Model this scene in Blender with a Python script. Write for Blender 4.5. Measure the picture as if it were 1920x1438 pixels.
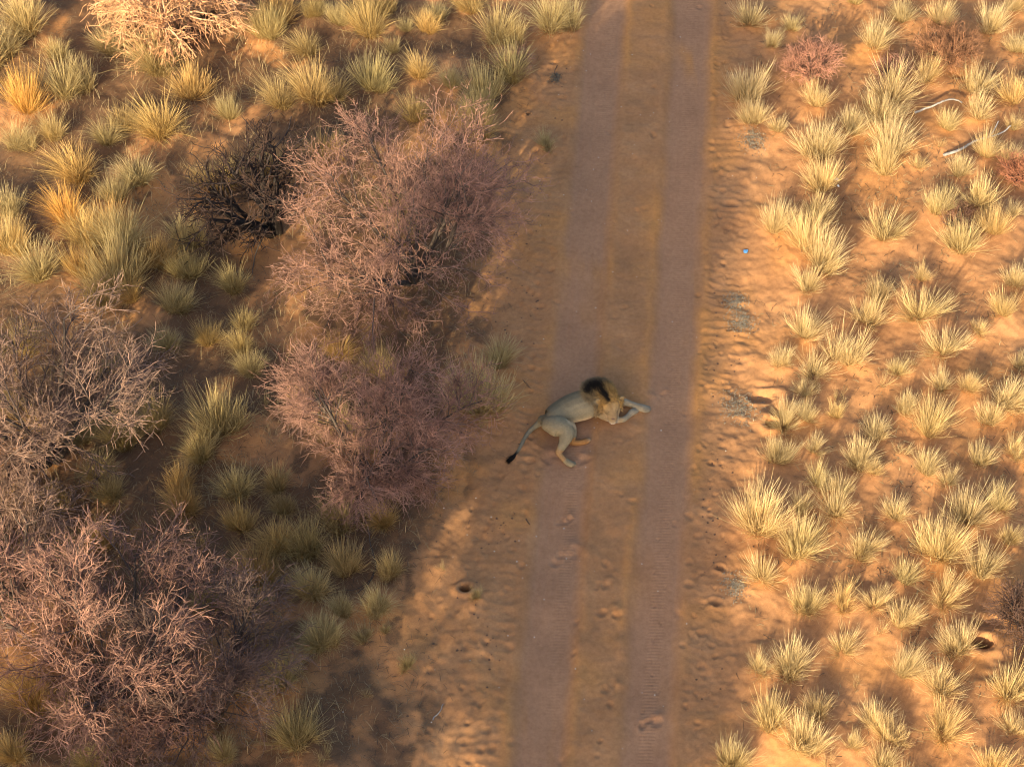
import bpy, math, random
import numpy as np
from mathutils import Vector

# ------------------------------------------------------------------ camera, sky, sun, exposure
for o in list(bpy.data.objects):
    bpy.data.objects.remove(o)
SC = bpy.context.scene
COL = SC.collection
F_PX, DIST, PITCH = 3884.0, 32.4, math.radians(48.0)
CAM = np.array([0.0, -DIST * math.cos(PITCH), DIST * math.sin(PITCH)])
FWD = np.array([0.0, math.cos(PITCH), -math.sin(PITCH)])
UPV = np.array([0.0, math.sin(PITCH), math.cos(PITCH)])
cam_d = bpy.data.cameras.new('camera')
cam = bpy.data.objects.new('camera', cam_d)
COL.objects.link(cam)
cam.location = CAM
cam.rotation_euler = (math.pi / 2 - PITCH, 0, 0)
cam_d.sensor_width = 36.0
cam_d.lens = 36.0 * F_PX / 1920.0
cam_d.clip_start = 0.5
cam_d.clip_end = 6000.0
SC.camera = cam

SUN_EL = math.radians(18.0)
SHX, SHY = 0.42, 0.9075                      # direction on the ground in which shadows fall
world = bpy.data.worlds.new('World')
SC.world = world
world.use_nodes = True
wn = world.node_tree.nodes
wl = world.node_tree.links
sky = wn.new('ShaderNodeTexSky')
sky.sky_type = 'NISHITA'
sky.sun_disc = False
sky.sun_elevation = SUN_EL
sky.sun_rotation = math.atan2(-SHX, -SHY)
sky.altitude = 1000
sky.air_density = 1.0
sky.dust_density = 4.5
sky.ozone_density = 0.0
bg = wn['Background']
bg.inputs['Strength'].default_value = 0.14
wl.new(sky.outputs[0], bg.inputs['Color'])
sun_d = bpy.data.lights.new('sun', 'SUN')
sun_d.energy = 5.0
sun_d.angle = math.radians(0.8)
sun_d.color = (1.0, 0.84, 0.52)
sun = bpy.data.objects.new('sun', sun_d)
COL.objects.link(sun)
sun.location = (-20, -40, 30)
sun.rotation_euler = Vector((SHX * math.cos(SUN_EL), SHY * math.cos(SUN_EL), -math.sin(SUN_EL))).to_track_quat('-Z', 'Y').to_euler()
SC.view_settings.view_transform = 'Standard'
SC.view_settings.look = 'None'
SC.view_settings.gamma = 1.0
SC.view_settings.exposure = 1.15
SC.view_settings.use_curve_mapping = False
SC.cycles.use_denoising = True
SC.cycles.max_bounces = 4
SC.cycles.diffuse_bounces = 2
SC.cycles.filter_width = 1.1

# ------------------------------------------------------------------ helpers
RNG = np.random.default_rng(7)


def at(px, py, z=0.0):
    r = FWD + np.array([(px - 960.0) / F_PX, 0, 0]) - UPV * ((py - 719.0) / F_PX)
    t = (z - CAM[2]) / r[2]
    return CAM + r * t


def px_per_m(p):
    return F_PX / float(np.dot(np.asarray(p) - CAM, FWD))


def mesh_np(name, verts, quads=None, tris=None, smooth=True):
    me = bpy.data.meshes.new(name)
    verts = np.asarray(verts, np.float32).reshape(-1, 3)
    me.vertices.add(len(verts))
    me.vertices.foreach_set('co', verts.ravel())
    nq = 0 if quads is None else len(quads)
    nt = 0 if tris is None else len(tris)
    idx = []
    if nq:
        idx.append(np.asarray(quads, np.int32).ravel())
    if nt:
        idx.append(np.asarray(tris, np.int32).ravel())
    idx = np.concatenate(idx)
    me.loops.add(len(idx))
    me.loops.foreach_set('vertex_index', idx)
    me.polygons.add(nq + nt)
    starts = np.concatenate([np.arange(nq, dtype=np.int32) * 4, nq * 4 + np.arange(nt, dtype=np.int32) * 3])
    me.polygons.foreach_set('loop_start', starts.astype(np.int32))
    me.polygons.foreach_set('use_smooth', np.full(nq + nt, smooth))
    me.update(calc_edges=True)
    return me


def attr(me, name, vals):
    a = me.attributes.new(name, 'FLOAT', 'POINT')
    a.data.foreach_set('value', np.asarray(vals, np.float32))


def attr_col(me, name, vals):
    a = me.attributes.new(name, 'FLOAT_COLOR', 'POINT')
    v = np.ones((len(vals), 4), np.float32)
    v[:, :3] = vals
    a.data.foreach_set('color', v.ravel())


def obj(name, me, mat=None, parent=None, loc=None, rz=0.0):
    o = bpy.data.objects.new(name, me)
    COL.objects.link(o)
    if mat is not None and len(me.materials) == 0:
        me.materials.append(mat)
    if loc is not None:
        o.location = loc
    if rz:
        o.rotation_euler = (0, 0, rz)
    if parent is not None:
        o.parent = parent
    return o


def empty(name, loc, rz=0.0):
    o = bpy.data.objects.new(name, None)
    o.empty_display_size = 0.1
    COL.objects.link(o)
    o.location = loc
    o.rotation_euler = (0, 0, rz)
    return o


def tag(o, label=None, cat=None, group=None, kind=None):
    if label:
        o['label'] = label
    if cat:
        o['category'] = cat
    if group:
        o['group'] = group
    if kind:
        o['kind'] = kind
    return o


_PERM = np.random.default_rng(3).random((256, 256))


def vnoise(x, y):
    x = np.asarray(x, float)
    y = np.asarray(y, float)
    xi = np.floor(x).astype(int)
    yi = np.floor(y).astype(int)
    fx = x - xi
    fy = y - yi
    fx = fx * fx * fx * (fx * (fx * 6 - 15) + 10)
    fy = fy * fy * fy * (fy * (fy * 6 - 15) + 10)
    a = _PERM[xi % 256, yi % 256]
    b = _PERM[(xi + 1) % 256, yi % 256]
    c = _PERM[xi % 256, (yi + 1) % 256]
    d = _PERM[(xi + 1) % 256, (yi + 1) % 256]
    return (a * (1 - fx) + b * fx) * (1 - fy) + (c * (1 - fx) + d * fx) * fy


def fbm(x, y, n=4):
    s = 0.0
    a = 0.5
    for i in range(n):
        s = s + a * vnoise(x + 17.3 * i, y - 9.1 * i)
        x = x * 2.03
        y = y * 2.03
        a *= 0.5
    return s / (1 - 0.5 ** n)


def smooth(e0, e1, x):
    t = np.clip((x - e0) / (e1 - e0), 0, 1)
    return t * t * (3 - 2 * t)


# ------------------------------------------------------------------ materials
def new_mat(name):
    m = bpy.data.materials.new(name)
    m.use_nodes = True
    nt = m.node_tree
    b = nt.nodes['Principled BSDF']
    return m, nt, nt.nodes, nt.links, b


def N(nodes, kind, **kw):
    n = nodes.new(kind)
    for k, v in kw.items():
        setattr(n, k, v)
    return n


def ramp(nodes, stops):
    r = nodes.new('ShaderNodeValToRGB')
    el = r.color_ramp.elements
    while len(el) < len(stops):
        el.new(0.5)
    for e, (p, c) in zip(el, stops):
        e.position = p
        e.color = (c[0], c[1], c[2], 1)
    return r


def mixc(nodes, links, fac, a, b, mode='MIX'):
    m = nodes.new('ShaderNodeMix')
    m.data_type = 'RGBA'
    m.blend_type = mode
    for sock, v in ((m.inputs[0], fac), (m.inputs[6], a), (m.inputs[7], b)):
        if hasattr(v, 'links') or hasattr(v, 'is_linked'):
            links.new(v, sock)
        elif isinstance(v, (int, float)):
            sock.default_value = v
        else:
            sock.default_value = (*v, 1)
    return m.outputs[2]


def mth(nodes, links, op, a, b=None, clamp=False):
    m = nodes.new('ShaderNodeMath')
    m.operation = op
    m.use_clamp = clamp
    for i, v in enumerate((a, b)):
        if v is None:
            continue
        if hasattr(v, 'is_linked'):
            links.new(v, m.inputs[i])
        else:
            m.inputs[i].default_value = v
    return m.outputs[0]


def mat_sand():
    m, nt, nd, ln, b = new_mat('sand')
    geo = N(nd, 'ShaderNodeNewGeometry')
    pos = geo.outputs['Position']
    a_tr = N(nd, 'ShaderNodeAttribute', attribute_name='track')
    a_li = N(nd, 'ShaderNodeAttribute', attribute_name='litter')
    a_lo = N(nd, 'ShaderNodeAttribute', attribute_name='loose')
    a_td = N(nd, 'ShaderNodeAttribute', attribute_name='tread')
    a_u = N(nd, 'ShaderNodeAttribute', attribute_name='along')
    n1 = N(nd, 'ShaderNodeTexNoise')
    n1.inputs['Scale'].default_value = 1.3
    n1.inputs['Detail'].default_value = 8
    n1.inputs['Roughness'].default_value = 0.62
    ln.new(pos, n1.inputs['Vector'])
    n2 = N(nd, 'ShaderNodeTexNoise')
    n2.inputs['Scale'].default_value = 14
    n2.inputs['Detail'].default_value = 6
    n2.inputs['Roughness'].default_value = 0.7
    ln.new(pos, n2.inputs['Vector'])
    n3 = N(nd, 'ShaderNodeTexNoise')
    n3.inputs['Scale'].default_value = 90
    n3.inputs['Detail'].default_value = 4
    ln.new(pos, n3.inputs['Vector'])
    n4 = N(nd, 'ShaderNodeTexNoise')
    n4.inputs['Scale'].default_value = 38
    n4.inputs['Detail'].default_value = 4
    n4.inputs['Roughness'].default_value = 0.7
    ln.new(pos, n4.inputs['Vector'])
    base = ramp(nd, [(0.3, (0.345, 0.168, 0.077)), (0.55, (0.425, 0.212, 0.097)), (0.75, (0.485, 0.253, 0.120))])
    ln.new(n1.outputs['Fac'], base.inputs[0])
    c = mixc(nd, ln, a_lo.outputs['Fac'], base.outputs[0], (0.52, 0.242, 0.084))
    trk = ramp(nd, [(0.3, (0.345, 0.185, 0.108)), (0.7, (0.425, 0.23, 0.132))])
    ln.new(n1.outputs['Fac'], trk.inputs[0])
    c = mixc(nd, ln, a_tr.outputs['Fac'], c, trk.outputs[0])
    # dark plant litter mixed into the sand
    lf = mth(nd, ln, 'MULTIPLY', a_li.outputs['Fac'], mth(nd, ln, 'ADD', mth(nd, ln, 'MULTIPLY', n2.outputs['Fac'], 0.55), mth(nd, ln, 'MULTIPLY', n4.outputs['Fac'], 0.55)))
    lr = ramp(nd, [(0.20, (0, 0, 0)), (0.52, (1, 1, 1))])
    ln.new(lf, lr.inputs[0])
    c = mixc(nd, ln, mth(nd, ln, 'MULTIPLY', lr.outputs[0], 0.8), c, (0.095, 0.060, 0.040))
    gr = ramp(nd, [(0.25, (0.80, 0.80, 0.80)), (0.5, (1, 1, 1)), (0.8, (1.14, 1.12, 1.08))])
    ln.new(n3.outputs['Fac'], gr.inputs[0])
    c = mixc(nd, ln, 1.0, c, gr.outputs[0], 'MULTIPLY')
    gr2 = ramp(nd, [(0.3, (0.84, 0.82, 0.80)), (0.6, (1.06, 1.06, 1.06))])
    ln.new(n2.outputs['Fac'], gr2.inputs[0])
    c = mixc(nd, ln, 1.0, c, gr2.outputs[0], 'MULTIPLY')
    ln.new(c, b.inputs['Base Color'])
    b.inputs['Roughness'].default_value = 0.95
    b.inputs['Specular IOR Level'].default_value = 0.12
    # tread bars pressed into the wheel tracks + grain
    wv = mth(nd, ln, 'SINE', mth(nd, ln, 'MULTIPLY', a_u.outputs['Fac'], 2 * math.pi / 0.052))
    td = mth(nd, ln, 'MULTIPLY', mth(nd, ln, 'MULTIPLY', wv, a_td.outputs['Fac']), 0.22)
    hh = mth(nd, ln, 'ADD', mth(nd, ln, 'MULTIPLY', n3.outputs['Fac'], 0.5), mth(nd, ln, 'MULTIPLY', n2.outputs['Fac'], 0.8))
    hh = mth(nd, ln, 'ADD', hh, td)
    bp = N(nd, 'ShaderNodeBump')
    bp.inputs['Strength'].default_value = 0.45
    bp.inputs['Distance'].default_value = 0.012
    ln.new(hh, bp.inputs['Height'])
    ln.new(bp.outputs[0], b.inputs['Normal'])
    return m


def mat_grass():
    m, nt, nd, ln, b = new_mat('dry_grass')
    a_t = N(nd, 'ShaderNodeAttribute', attribute_name='tip')
    a_v = N(nd, 'ShaderNodeAttribute', attribute_name='shade')
    oi = N(nd, 'ShaderNodeObjectInfo')
    r = ramp(nd, [(0.0, (0.34, 0.215, 0.095)), (0.25, (0.52, 0.365, 0.17)), (0.65, (0.66, 0.49, 0.245)), (1.0, (0.76, 0.60, 0.36))])
    ln.new(a_t.outputs['Fac'], r.inputs[0])
    v = mth(nd, ln, 'ADD', mth(nd, ln, 'MULTIPLY', a_v.outputs['Fac'], 0.55), 0.76)
    c = mixc(nd, ln, 1.0, r.outputs[0], v, 'MULTIPLY')
    hue = ramp(nd, [(0.0, (0.86, 0.86, 0.84)), (0.4, (1.0, 1.0, 1.0)), (0.75, (1.04, 0.99, 0.90)), (0.9, (0.90, 0.92, 0.86)), (1.0, (1.0, 0.90, 0.74))])
    ln.new(oi.outputs['Random'], hue.inputs[0])
    c = mixc(nd, ln, 1.0, c, hue.outputs[0], 'MULTIPLY')
    c = mixc(nd, ln, 1.0, c, oi.outputs['Color'], 'MULTIPLY')
    ln.new(c, b.inputs['Base Color'])
    b.inputs['Roughness'].default_value = 0.7
    b.inputs['Specular IOR Level'].default_value = 0.25
    tr = N(nd, 'ShaderNodeBsdfTranslucent')
    ln.new(c, tr.inputs['Color'])
    mx = N(nd, 'ShaderNodeMixShader')
    mx.inputs[0].default_value = 0.38
    ln.new(b.outputs[0], mx.inputs[1])
    ln.new(tr.outputs[0], mx.inputs[2])
    ln.new(mx.outputs[0], nd['Material Output'].inputs['Surface'])
    return m


def mat_noise(name, c0, c1, scale=12, rough=0.85, spec=0.2, bump=0.0, bscale=60):
    m, nt, nd, ln, b = new_mat(name)
    tc = N(nd, 'ShaderNodeTexCoord')
    n = N(nd, 'ShaderNodeTexNoise')
    n.inputs['Scale'].default_value = scale
    n.inputs['Detail'].default_value = 5
    ln.new(tc.outputs['Object'], n.inputs['Vector'])
    r = ramp(nd, [(0.3, c0), (0.7, c1)])
    ln.new(n.outputs['Fac'], r.inputs[0])
    oi = N(nd, 'ShaderNodeObjectInfo')
    c = mixc(nd, ln, 1.0, r.outputs[0], oi.outputs['Color'], 'MULTIPLY')
    ln.new(c, b.inputs['Base Color'])
    b.inputs['Roughness'].default_value = rough
    b.inputs['Specular IOR Level'].default_value = spec
    if bump:
        n2 = N(nd, 'ShaderNodeTexNoise')
        n2.inputs['Scale'].default_value = bscale
        ln.new(tc.outputs['Object'], n2.inputs['Vector'])
        bp = N(nd, 'ShaderNodeBump')
        bp.inputs['Strength'].default_value = bump
        bp.inputs['Distance'].default_value = 0.01
        ln.new(n2.outputs['Fac'], bp.inputs['Height'])
        ln.new(bp.outputs[0], b.inputs['Normal'])
    return m


def mat_vcol(name, rough=0.8, spec=0.2, nscale=40, namp=0.25, bump=0.3):
    m, nt, nd, ln, b = new_mat(name)
    a = N(nd, 'ShaderNodeAttribute', attribute_name='tint')
    tc = N(nd, 'ShaderNodeTexCoord')
    n = N(nd, 'ShaderNodeTexNoise')
    n.inputs['Scale'].default_value = nscale
    n.inputs['Detail'].default_value = 6
    ln.new(tc.outputs['Object'], n.inputs['Vector'])
    r = ramp(nd, [(0.25, (1 - namp,) * 3), (0.75, (1 + namp,) * 3)])
    ln.new(n.outputs['Fac'], r.inputs[0])
    c = mixc(nd, ln, 1.0, a.outputs['Color'], r.outputs[0], 'MULTIPLY')
    ln.new(c, b.inputs['Base Color'])
    b.inputs['Roughness'].default_value = rough
    b.inputs['Specular IOR Level'].default_value = spec
    if bump:
        bp = N(nd, 'ShaderNodeBump')
        bp.inputs['Strength'].default_value = bump
        bp.inputs['Distance'].default_value = 0.006
        ln.new(n.outputs['Fac'], bp.inputs['Height'])
        ln.new(bp.outputs[0], b.inputs['Normal'])
    return m


M_SAND = mat_sand()
M_GRASS = mat_grass()
M_TWIG = mat_noise('twig', (0.085, 0.058, 0.050), (0.41, 0.265, 0.212), 6)
M_BARK = mat_noise('bark', (0.045, 0.034, 0.030), (0.10, 0.075, 0.062), 18, bump=0.5)
M_DEAD = mat_noise('dead_wood', (0.22, 0.20, 0.19), (0.42, 0.39, 0.37), 14, bump=0.4)
M_LEAF = mat_noise('leaf', (0.05, 0.07, 0.025), (0.09, 0.11, 0.04), 3)
M_LITTER = mat_vcol('litter_stalk', bump=0)
M_FUR = mat_vcol('lion_fur', 0.9, 0.1, 55, 0.16, 0.35)
M_HAIR = mat_vcol('mane_hair', 0.75, 0.15, 30, 0.2, 0)
M_EYE = mat_noise('eye', (0.02, 0.014, 0.008), (0.035, 0.022, 0.01), 30, 0.3, 0.5)
M_NOSE = mat_noise('nose_skin', (0.10, 0.05, 0.04), (0.16, 0.09, 0.07), 30, 0.5, 0.4)
M_PEB = mat_noise('pebble', (0.55, 0.50, 0.44), (0.75, 0.70, 0.64), 20)
M_BLUE = mat_noise('blue_plastic', (0.10, 0.30, 0.62), (0.16, 0.40, 0.72), 20, 0.4, 0.5)
M_WHITE = mat_noise('pale_plastic', (0.6, 0.62, 0.66), (0.78, 0.78, 0.8), 20, 0.5, 0.4)
M_DUNG = mat_noise('grey_crust', (0.15, 0.125, 0.10), (0.27, 0.23, 0.18), 25, bump=0.5)

# ------------------------------------------------------------------ where the grass tufts stand (photo pixels of the base, width in pixels)
def crop(ox, oy, s, items):
    return [(ox + a / s, oy + b_ / s, w / s) for a, b_, w in items]


T_RIGHT = crop(1280, 0, 2.995, [
    (400, 150, 200), (610, 180, 130), (490, 275, 130), (350, 560, 250), (360, 710, 200), (545, 765, 130), (1230, 130, 180), (1075, 250, 210),
    (1480, 140, 170), (1715, 170, 240), (1885, 290, 150), (1385, 450, 210), (1640, 510, 200), (1825, 590, 230), (1150, 570, 290), (1140, 700, 250),
    (930, 735, 190), (750, 875, 260), (760, 610, 150), (1115, 985, 220), (1160, 865, 300), (1480, 735, 130), (1650, 675, 170), (1700, 905, 170),
    (1560, 990, 170), (1840, 920, 150), (1430, 1200, 210), (1640, 1180, 230), (1150, 1345, 290), (520, 1295, 230), (760, 1245, 230), (770, 1070, 230),
    (1560, 1405, 260), (1700, 1315, 200), (1840, 1225, 120), (1320, 955, 100), (1440, 845, 90), (1840, 60, 150), (690, 1400, 270), (980, 40, 140), (1860, 740, 110)])
T_RIGHT += crop(1280, 460, 2.995, [
    (770, 140, 270), (690, 250, 230), (1860, 225, 200), (1110, 290, 200), (1020, 435, 240), (1370, 410, 290), (1810, 415, 210), (690, 500, 250),
    (925, 655, 270), (570, 660, 150), (720, 725, 210), (1490, 615, 290), (1660, 490, 120), (1200, 725, 170), (1130, 800, 150), (1460, 825, 180),
    (1600, 820, 160), (1830, 905, 260), (1890, 690, 150), (690, 835, 160), (870, 865, 120), (580, 1010, 210), (700, 985, 190), (850, 970, 160),
    (1240, 935, 170), (1090, 1080, 180), (1390, 1065, 280), (1720, 1005, 190), (1640, 1225, 220), (1870, 1185, 170), (530, 1205, 230), (740, 1175, 170),
    (970, 1255, 230), (1230, 1195, 150), (1360, 1285, 200), (1070, 1290, 150), (770, 1365, 200), (900, 1430, 180), (1480, 1345, 170), (1330, 190, 140), (1290, 690, 110)])
T_RIGHT += crop(1280, 900, 2.673, [
    (380, 262, 320), (590, 170, 170), (770, 182, 230), (690, 80, 140), (1040, 182, 160), (1230, 372, 310), (1420, 195, 300), (1590, 155, 220),
    (1650, 315, 180), (1510, 480, 280), (910, 375, 210), (580, 395, 290), (420, 515, 240), (620, 655, 210), (810, 645, 190), (980, 645, 180),
    (1110, 735, 220), (1110, 515, 160), (1325, 605, 220), (800, 855, 190), (980, 785, 130), (1380, 865, 220), (520, 975, 290), (390, 960, 160),
    (1110, 985, 220), (1290, 1075, 260), (1645, 1105, 290), (660, 1165, 190), (960, 1225, 210), (870, 1040, 110), (450, 1240, 230), (600, 1345, 270),
    (840, 1355, 160), (1310, 1265, 260), (1040, 1340, 190), (250, 1435, 230), (1670, 1290, 180), (720, 1450, 150), (1010, 1450, 200), (1530, 1470, 230), (1680, 1440, 130)])
T_LEFT = crop(0, 0, 2.995, [
    (160, 190, 330), (40, 300, 230), (160, 600, 280), (425, 555, 250), (890, 765, 300), (610, 830, 180), (110, 850, 210), (300, 775, 170), (410, 1005, 300),
    (800, 1015, 220), (640, 1115, 200), (380, 1245, 240), (510, 1365, 250), (60, 1205, 210), (95, 1415, 230), (740, 1405, 300), (1290, 645, 150),
    (1740, 575, 280), (1530, 225, 190), (1060, 1400, 200), (860, 400, 300), (1120, 520, 220), (1040, 760, 130), (640, 300, 200), (330, 330, 150)])
T_LEFT += crop(480, 0, 3.0, [
    (670, 205, 250), (970, 185, 150), (1030, 112, 130), (1380, 275, 250), (1305, 545, 230), (1440, 455, 240), (1705, 205, 250), (700, 525, 230), (910, 435, 190),
    (905, 672, 180), (1235, 770, 260), (330, 85, 160), (470, 135, 140), (1120, 505, 150), (1625, 835, 110), (1230, 70, 200), (850, 180, 110), (60, 210, 190), (780, 300, 120)])
T_LEFT += crop(0, 450, 2.876, [
    (700, 210, 300), (250, 230, 260), (110, 90, 200), (900, 595, 180), (1130, 565, 150), (1010, 190, 220), (960, 375, 230), (1260, 280, 190), (1360, 725, 170), (1245, 1015, 280),
    (1120, 1185, 220), (1275, 1365, 230), (560, 1300, 190), (1420, 905, 140), (740, 330, 170), (620, 760, 170), (1330, 470, 160), (1290, 600, 150)])
T_LEFT += crop(0, 900, 2.673, [
    (1205, 235, 170), (1385, 345, 200), (1565, 585, 190), (1635, 830, 210), (1465, 1025, 210), (1500, 1315, 280), (1625, 1420, 130), (560, 90, 160), (1000, 330, 130), (1300, 660, 140),
    (100, 1400, 200), (460, 1420, 180), (1110, 1400, 180), (900, 1200, 150), (1290, 1120, 170), (840, 700, 120)])
T_LEFT += crop(560, 900, 2.673, [
    (245, 465, 180), (70, 570, 180), (390, 665, 170), (135, 855, 200), (335, 805, 110), (885, 612, 80), (718, 462, 55), (210, 690, 150), (535, 945, 90), (440, 770, 60), (340, 1085, 70)])
T_LEFT += [(922, 766, 112), (945, 688, 70), (897, 805, 40), (905, 225, 60)]

# ------------------------------------------------------------------ road geometry
def fit(pts):
    w = np.array([at(a, b_)[:2] for a, b_ in pts])
    return np.polyfit(w[:, 1], w[:, 0], 2)


CL = fit([(1138, 0), (1104, 360), (1082, 720), (1055, 900), (1028, 1200), (1008, 1438)])
CR = fit([(1298, 0), (1279, 360), (1268, 720), (1245, 900), (1224, 1200), (1206, 1438)])


def poly_lin(c, y):
    # quadratic inside the picture, straight on beyond it
    y = np.asarray(y, float)
    yc = np.clip(y, -8.0, 11.0)
    return np.polyval(c, yc) + np.polyval(np.polyder(c), yc) * (y - yc)


def ul(x, y):
    return x - poly_lin(CL, y)


def ur(x, y):
    return x - poly_lin(CR, y)


def rc(x, y):
    return x - 0.5 * (poly_lin(CL, y) + poly_lin(CR, y))


# ------------------------------------------------------------------ ground sheet (fine where the picture looks, growing out to the horizon)
def axis(lo, hi, fine_lo, fine_hi, coarse, fine):
    core = list(np.arange(lo, fine_lo, coarse)) + list(np.arange(fine_lo, fine_hi, fine)) + list(np.arange(fine_hi, hi + 1e-6, coarse))
    up = []
    s, v = coarse, core[-1]
    while v < 2600:
        s *= 1.22
        v += s
        up.append(v)
    dn = []
    s, v = coarse, core[0]
    while v > -2600:
        s *= 1.22
        v -= s
        dn.append(v)
    return np.array(dn[::-1] + core + up)


XS = axis(-10.2, 11.2, -1.2, 4.8, 0.048, 0.023)
YS = axis(-7.9, 10.9, -7.6, 2.5, 0.036, 0.025)
X, Y = np.meshgrid(XS, YS)                    # rows = y
UL, UR, UC = ul(X, Y), ur(X, Y), rc(X, Y)
core_m = smooth(40, 15, np.hypot(X, Y))
H = (fbm(X * 0.35 + 5, Y * 0.35 + 9, 3) - 0.5) * 0.16 * core_m
rough_m = smooth(1.30, 1.9, np.abs(UC))
wl_x = X + 0.25 * fbm(X * 1.1, Y * 1.1, 2)
H += rough_m * (fbm(X * 1.4, Y * 1.4, 4) - 0.5) * 0.12 * core_m
H += rough_m * (fbm(X * 6.0 + 3, Y * 6.0, 3) - 0.5) * 0.035 * core_m
# wheel tracks: shallow, flat, with soft shoulders
wob = 0.10 * (fbm(X * 0.6 + 3.3, Y * 0.9, 3) - 0.5) + 0.07 * (fbm(X * 4, Y * 2.2, 3) - 0.5)
tl = smooth(0.43, 0.25, np.abs(UL + wob))
tr = smooth(0.42, 0.23, np.abs(UR - wob))
H -= 0.040 * tl + 0.036 * tr
bern = np.exp(-((np.abs(UL + wob) - 0.47) / 0.07) ** 2) + np.exp(-((np.abs(UR - wob) - 0.45) / 0.07) ** 2)
H += 0.014 * bern * (0.4 + fbm(X * 2, Y * 1.2, 3))
# long scratches along the tracks
H += (tl + tr) * (vnoise(UC * 34, Y * 0.7) - 0.5) * 0.007
# loose ridge between the tracks and verges: ripples and trampling
mid = smooth(0.42, 0.30, np.abs(UC)) * smooth(40, 20, np.hypot(X, Y))
H += mid * (0.012 + (fbm(X * 3.2, Y * 3.2, 4) - 0.5) * 0.045)
edge_l = smooth(-2.25, -1.45, UC) * smooth(-1.12, -1.32, UC)
edge_r = smooth(1.12, 1.28, UC) * smooth(2.25, 1.75, UC)
ph = Y * 2 * math.pi / 0.17 + 15.0 * fbm(X * 1.7, Y * 1.7, 4) + 3.0 * np.sin(X * 2.1)
rip = np.maximum(np.sin(ph), -0.35)
rmask = (edge_l + edge_r) * smooth(0.30, 0.62, fbm(X * 0.9 + 31, Y * 0.6, 3)) + 0.25 * mid
H += 0.0065 * rip * rmask
H += (edge_l + edge_r) * (fbm(X * 4.5, Y * 7, 4) - 0.5) * 0.032


def stamp(x, y, r, fn):
    i0, i1 = np.searchsorted(XS, (x - r, x + r))
    j0, j1 = np.searchsorted(YS, (y - r, y + r))
    if i1 <= i0 or j1 <= j0:
        return
    sl = (slice(j0, j1), slice(i0, i1))
    fn(sl, X[sl] - x, Y[sl] - y)


def pit(x, y, r, depth, rim=0.35, asp=1.0, ang=0.0):
    ca, sa = math.cos(ang), math.sin(ang)

    def fn(sl, dx, dy):
        u = (dx * ca + dy * sa) / asp
        v = (-dx * sa + dy * ca) * asp
        q = (u * u + v * v) / (r * r)
        H[sl] += -depth * np.exp(-q * 1.3) + depth * rim * np.exp(-((np.sqrt(q) - 1.45) / 0.42) ** 2)
    stamp(x, y, r * 3.2, fn)


def mound(x, y, r, h):
    def fn(sl, dx, dy):
        H[sl] += h * np.exp(-(dx * dx + dy * dy) / (r * r))
    stamp(x, y, r * 3, fn)


RIGHTS, LEFTS = [], []
for src, dst in ((T_RIGHT, RIGHTS), (T_LEFT, LEFTS)):
    for (px, py, w) in src:
        p = at(px, py)
        w *= 1.10 if (dst is RIGHTS and py < 520) else 1.0
        dst.append((p[0], p[1], w / px_per_m(p)))
        mound(p[0], p[1] + 0.03, 0.20 + 0.22 * w / px_per_m(p), 0.035 + 0.05 * w / px_per_m(p))
rg = np.random.default_rng(11)
for k in range(300):                          # hoof and paw prints on both verges
    y = rg.uniform(-7.4, 10.4)
    side = rg.random()
    if side < 0.42:
        u = -1.55 + rg.normal(0, 0.22)
    elif side < 0.88:
        u = 1.42 + rg.normal(0, 0.17)
    else:
        u = rg.normal(0, 0.2)
    x = u + 0.5 * (poly_lin(CL, y) + poly_lin(CR, y))
    r = rg.uniform(0.03, 0.065)
    pit(x, y, r, rg.uniform(0.012, 0.030), 0.16, rg.uniform(0.75, 1.3), rg.uniform(0, 3.14))
for line_u, n, y0 in ((1.50, 60, -7.2), (0.78, 24, -6.0), (-0.70, 22, 2.6)):   # strings of tracks
    for k in range(n):
        y = y0 + k * 0.29
        x = 0.5 * (poly_lin(CL, y) + poly_lin(CR, y)) + line_u + (0.07 if k % 2 else -0.07) + rg.normal(0, 0.03)
        for q in range(3):
            pit(x + rg.normal(0, 0.022), y + rg.normal(0, 0.022), 0.022, 0.010, 0.3)
for k in range(150):                          # pocked sand on the open left verge and field
    y = rg.uniform(-7.4, 10.4)
    x = poly_lin(CL, y) - 0.7 - abs(rg.normal(0, 1.1))
    pit(x, y, rg.uniform(0.025, 0.05), rg.uniform(0.008, 0.020), 0.15)
# scuffed lumps on the road
for px, py, r, d in ((1072, 1036, 0.17, 0.034), (1153, 1290, 0.13, 0.026), (1152, 1152, 0.12, 0.03), (1140, 1095, 0.12, 0.03), (1062, 972, 0.10, 0.03), (1225, 1350, 0.12, 0.035),
                     (1216, 748, 0.11, 0.022), (1240, 735, 0.09, 0.018), (1172, 806, 0.16, 0.030), (1000, 858, 0.16, 0.035), (1030, 850, 0.2, 0.030), (1085, 860, 0.16, 0.03), (985, 835, 0.16, 0.028)):
    p = at(px, py)
    for q in range(6):
        pit(p[0] - 0.05 + rg.normal(0, r * 0.55), p[1] - 0.06 + rg.normal(0, r * 0.5), r * rg.uniform(0.3, 0.55), d * rg.uniform(0.3, 0.7), 0.3, rg.uniform(0.7, 1.4), rg.uniform(0, 3.1))
    for q in range(3):
        mound(p[0] + 0.06 + rg.normal(0, r * 0.4), p[1] + 0.08 + rg.normal(0, r * 0.3), r * rg.uniform(0.35, 0.7), d * 0.5)
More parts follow.
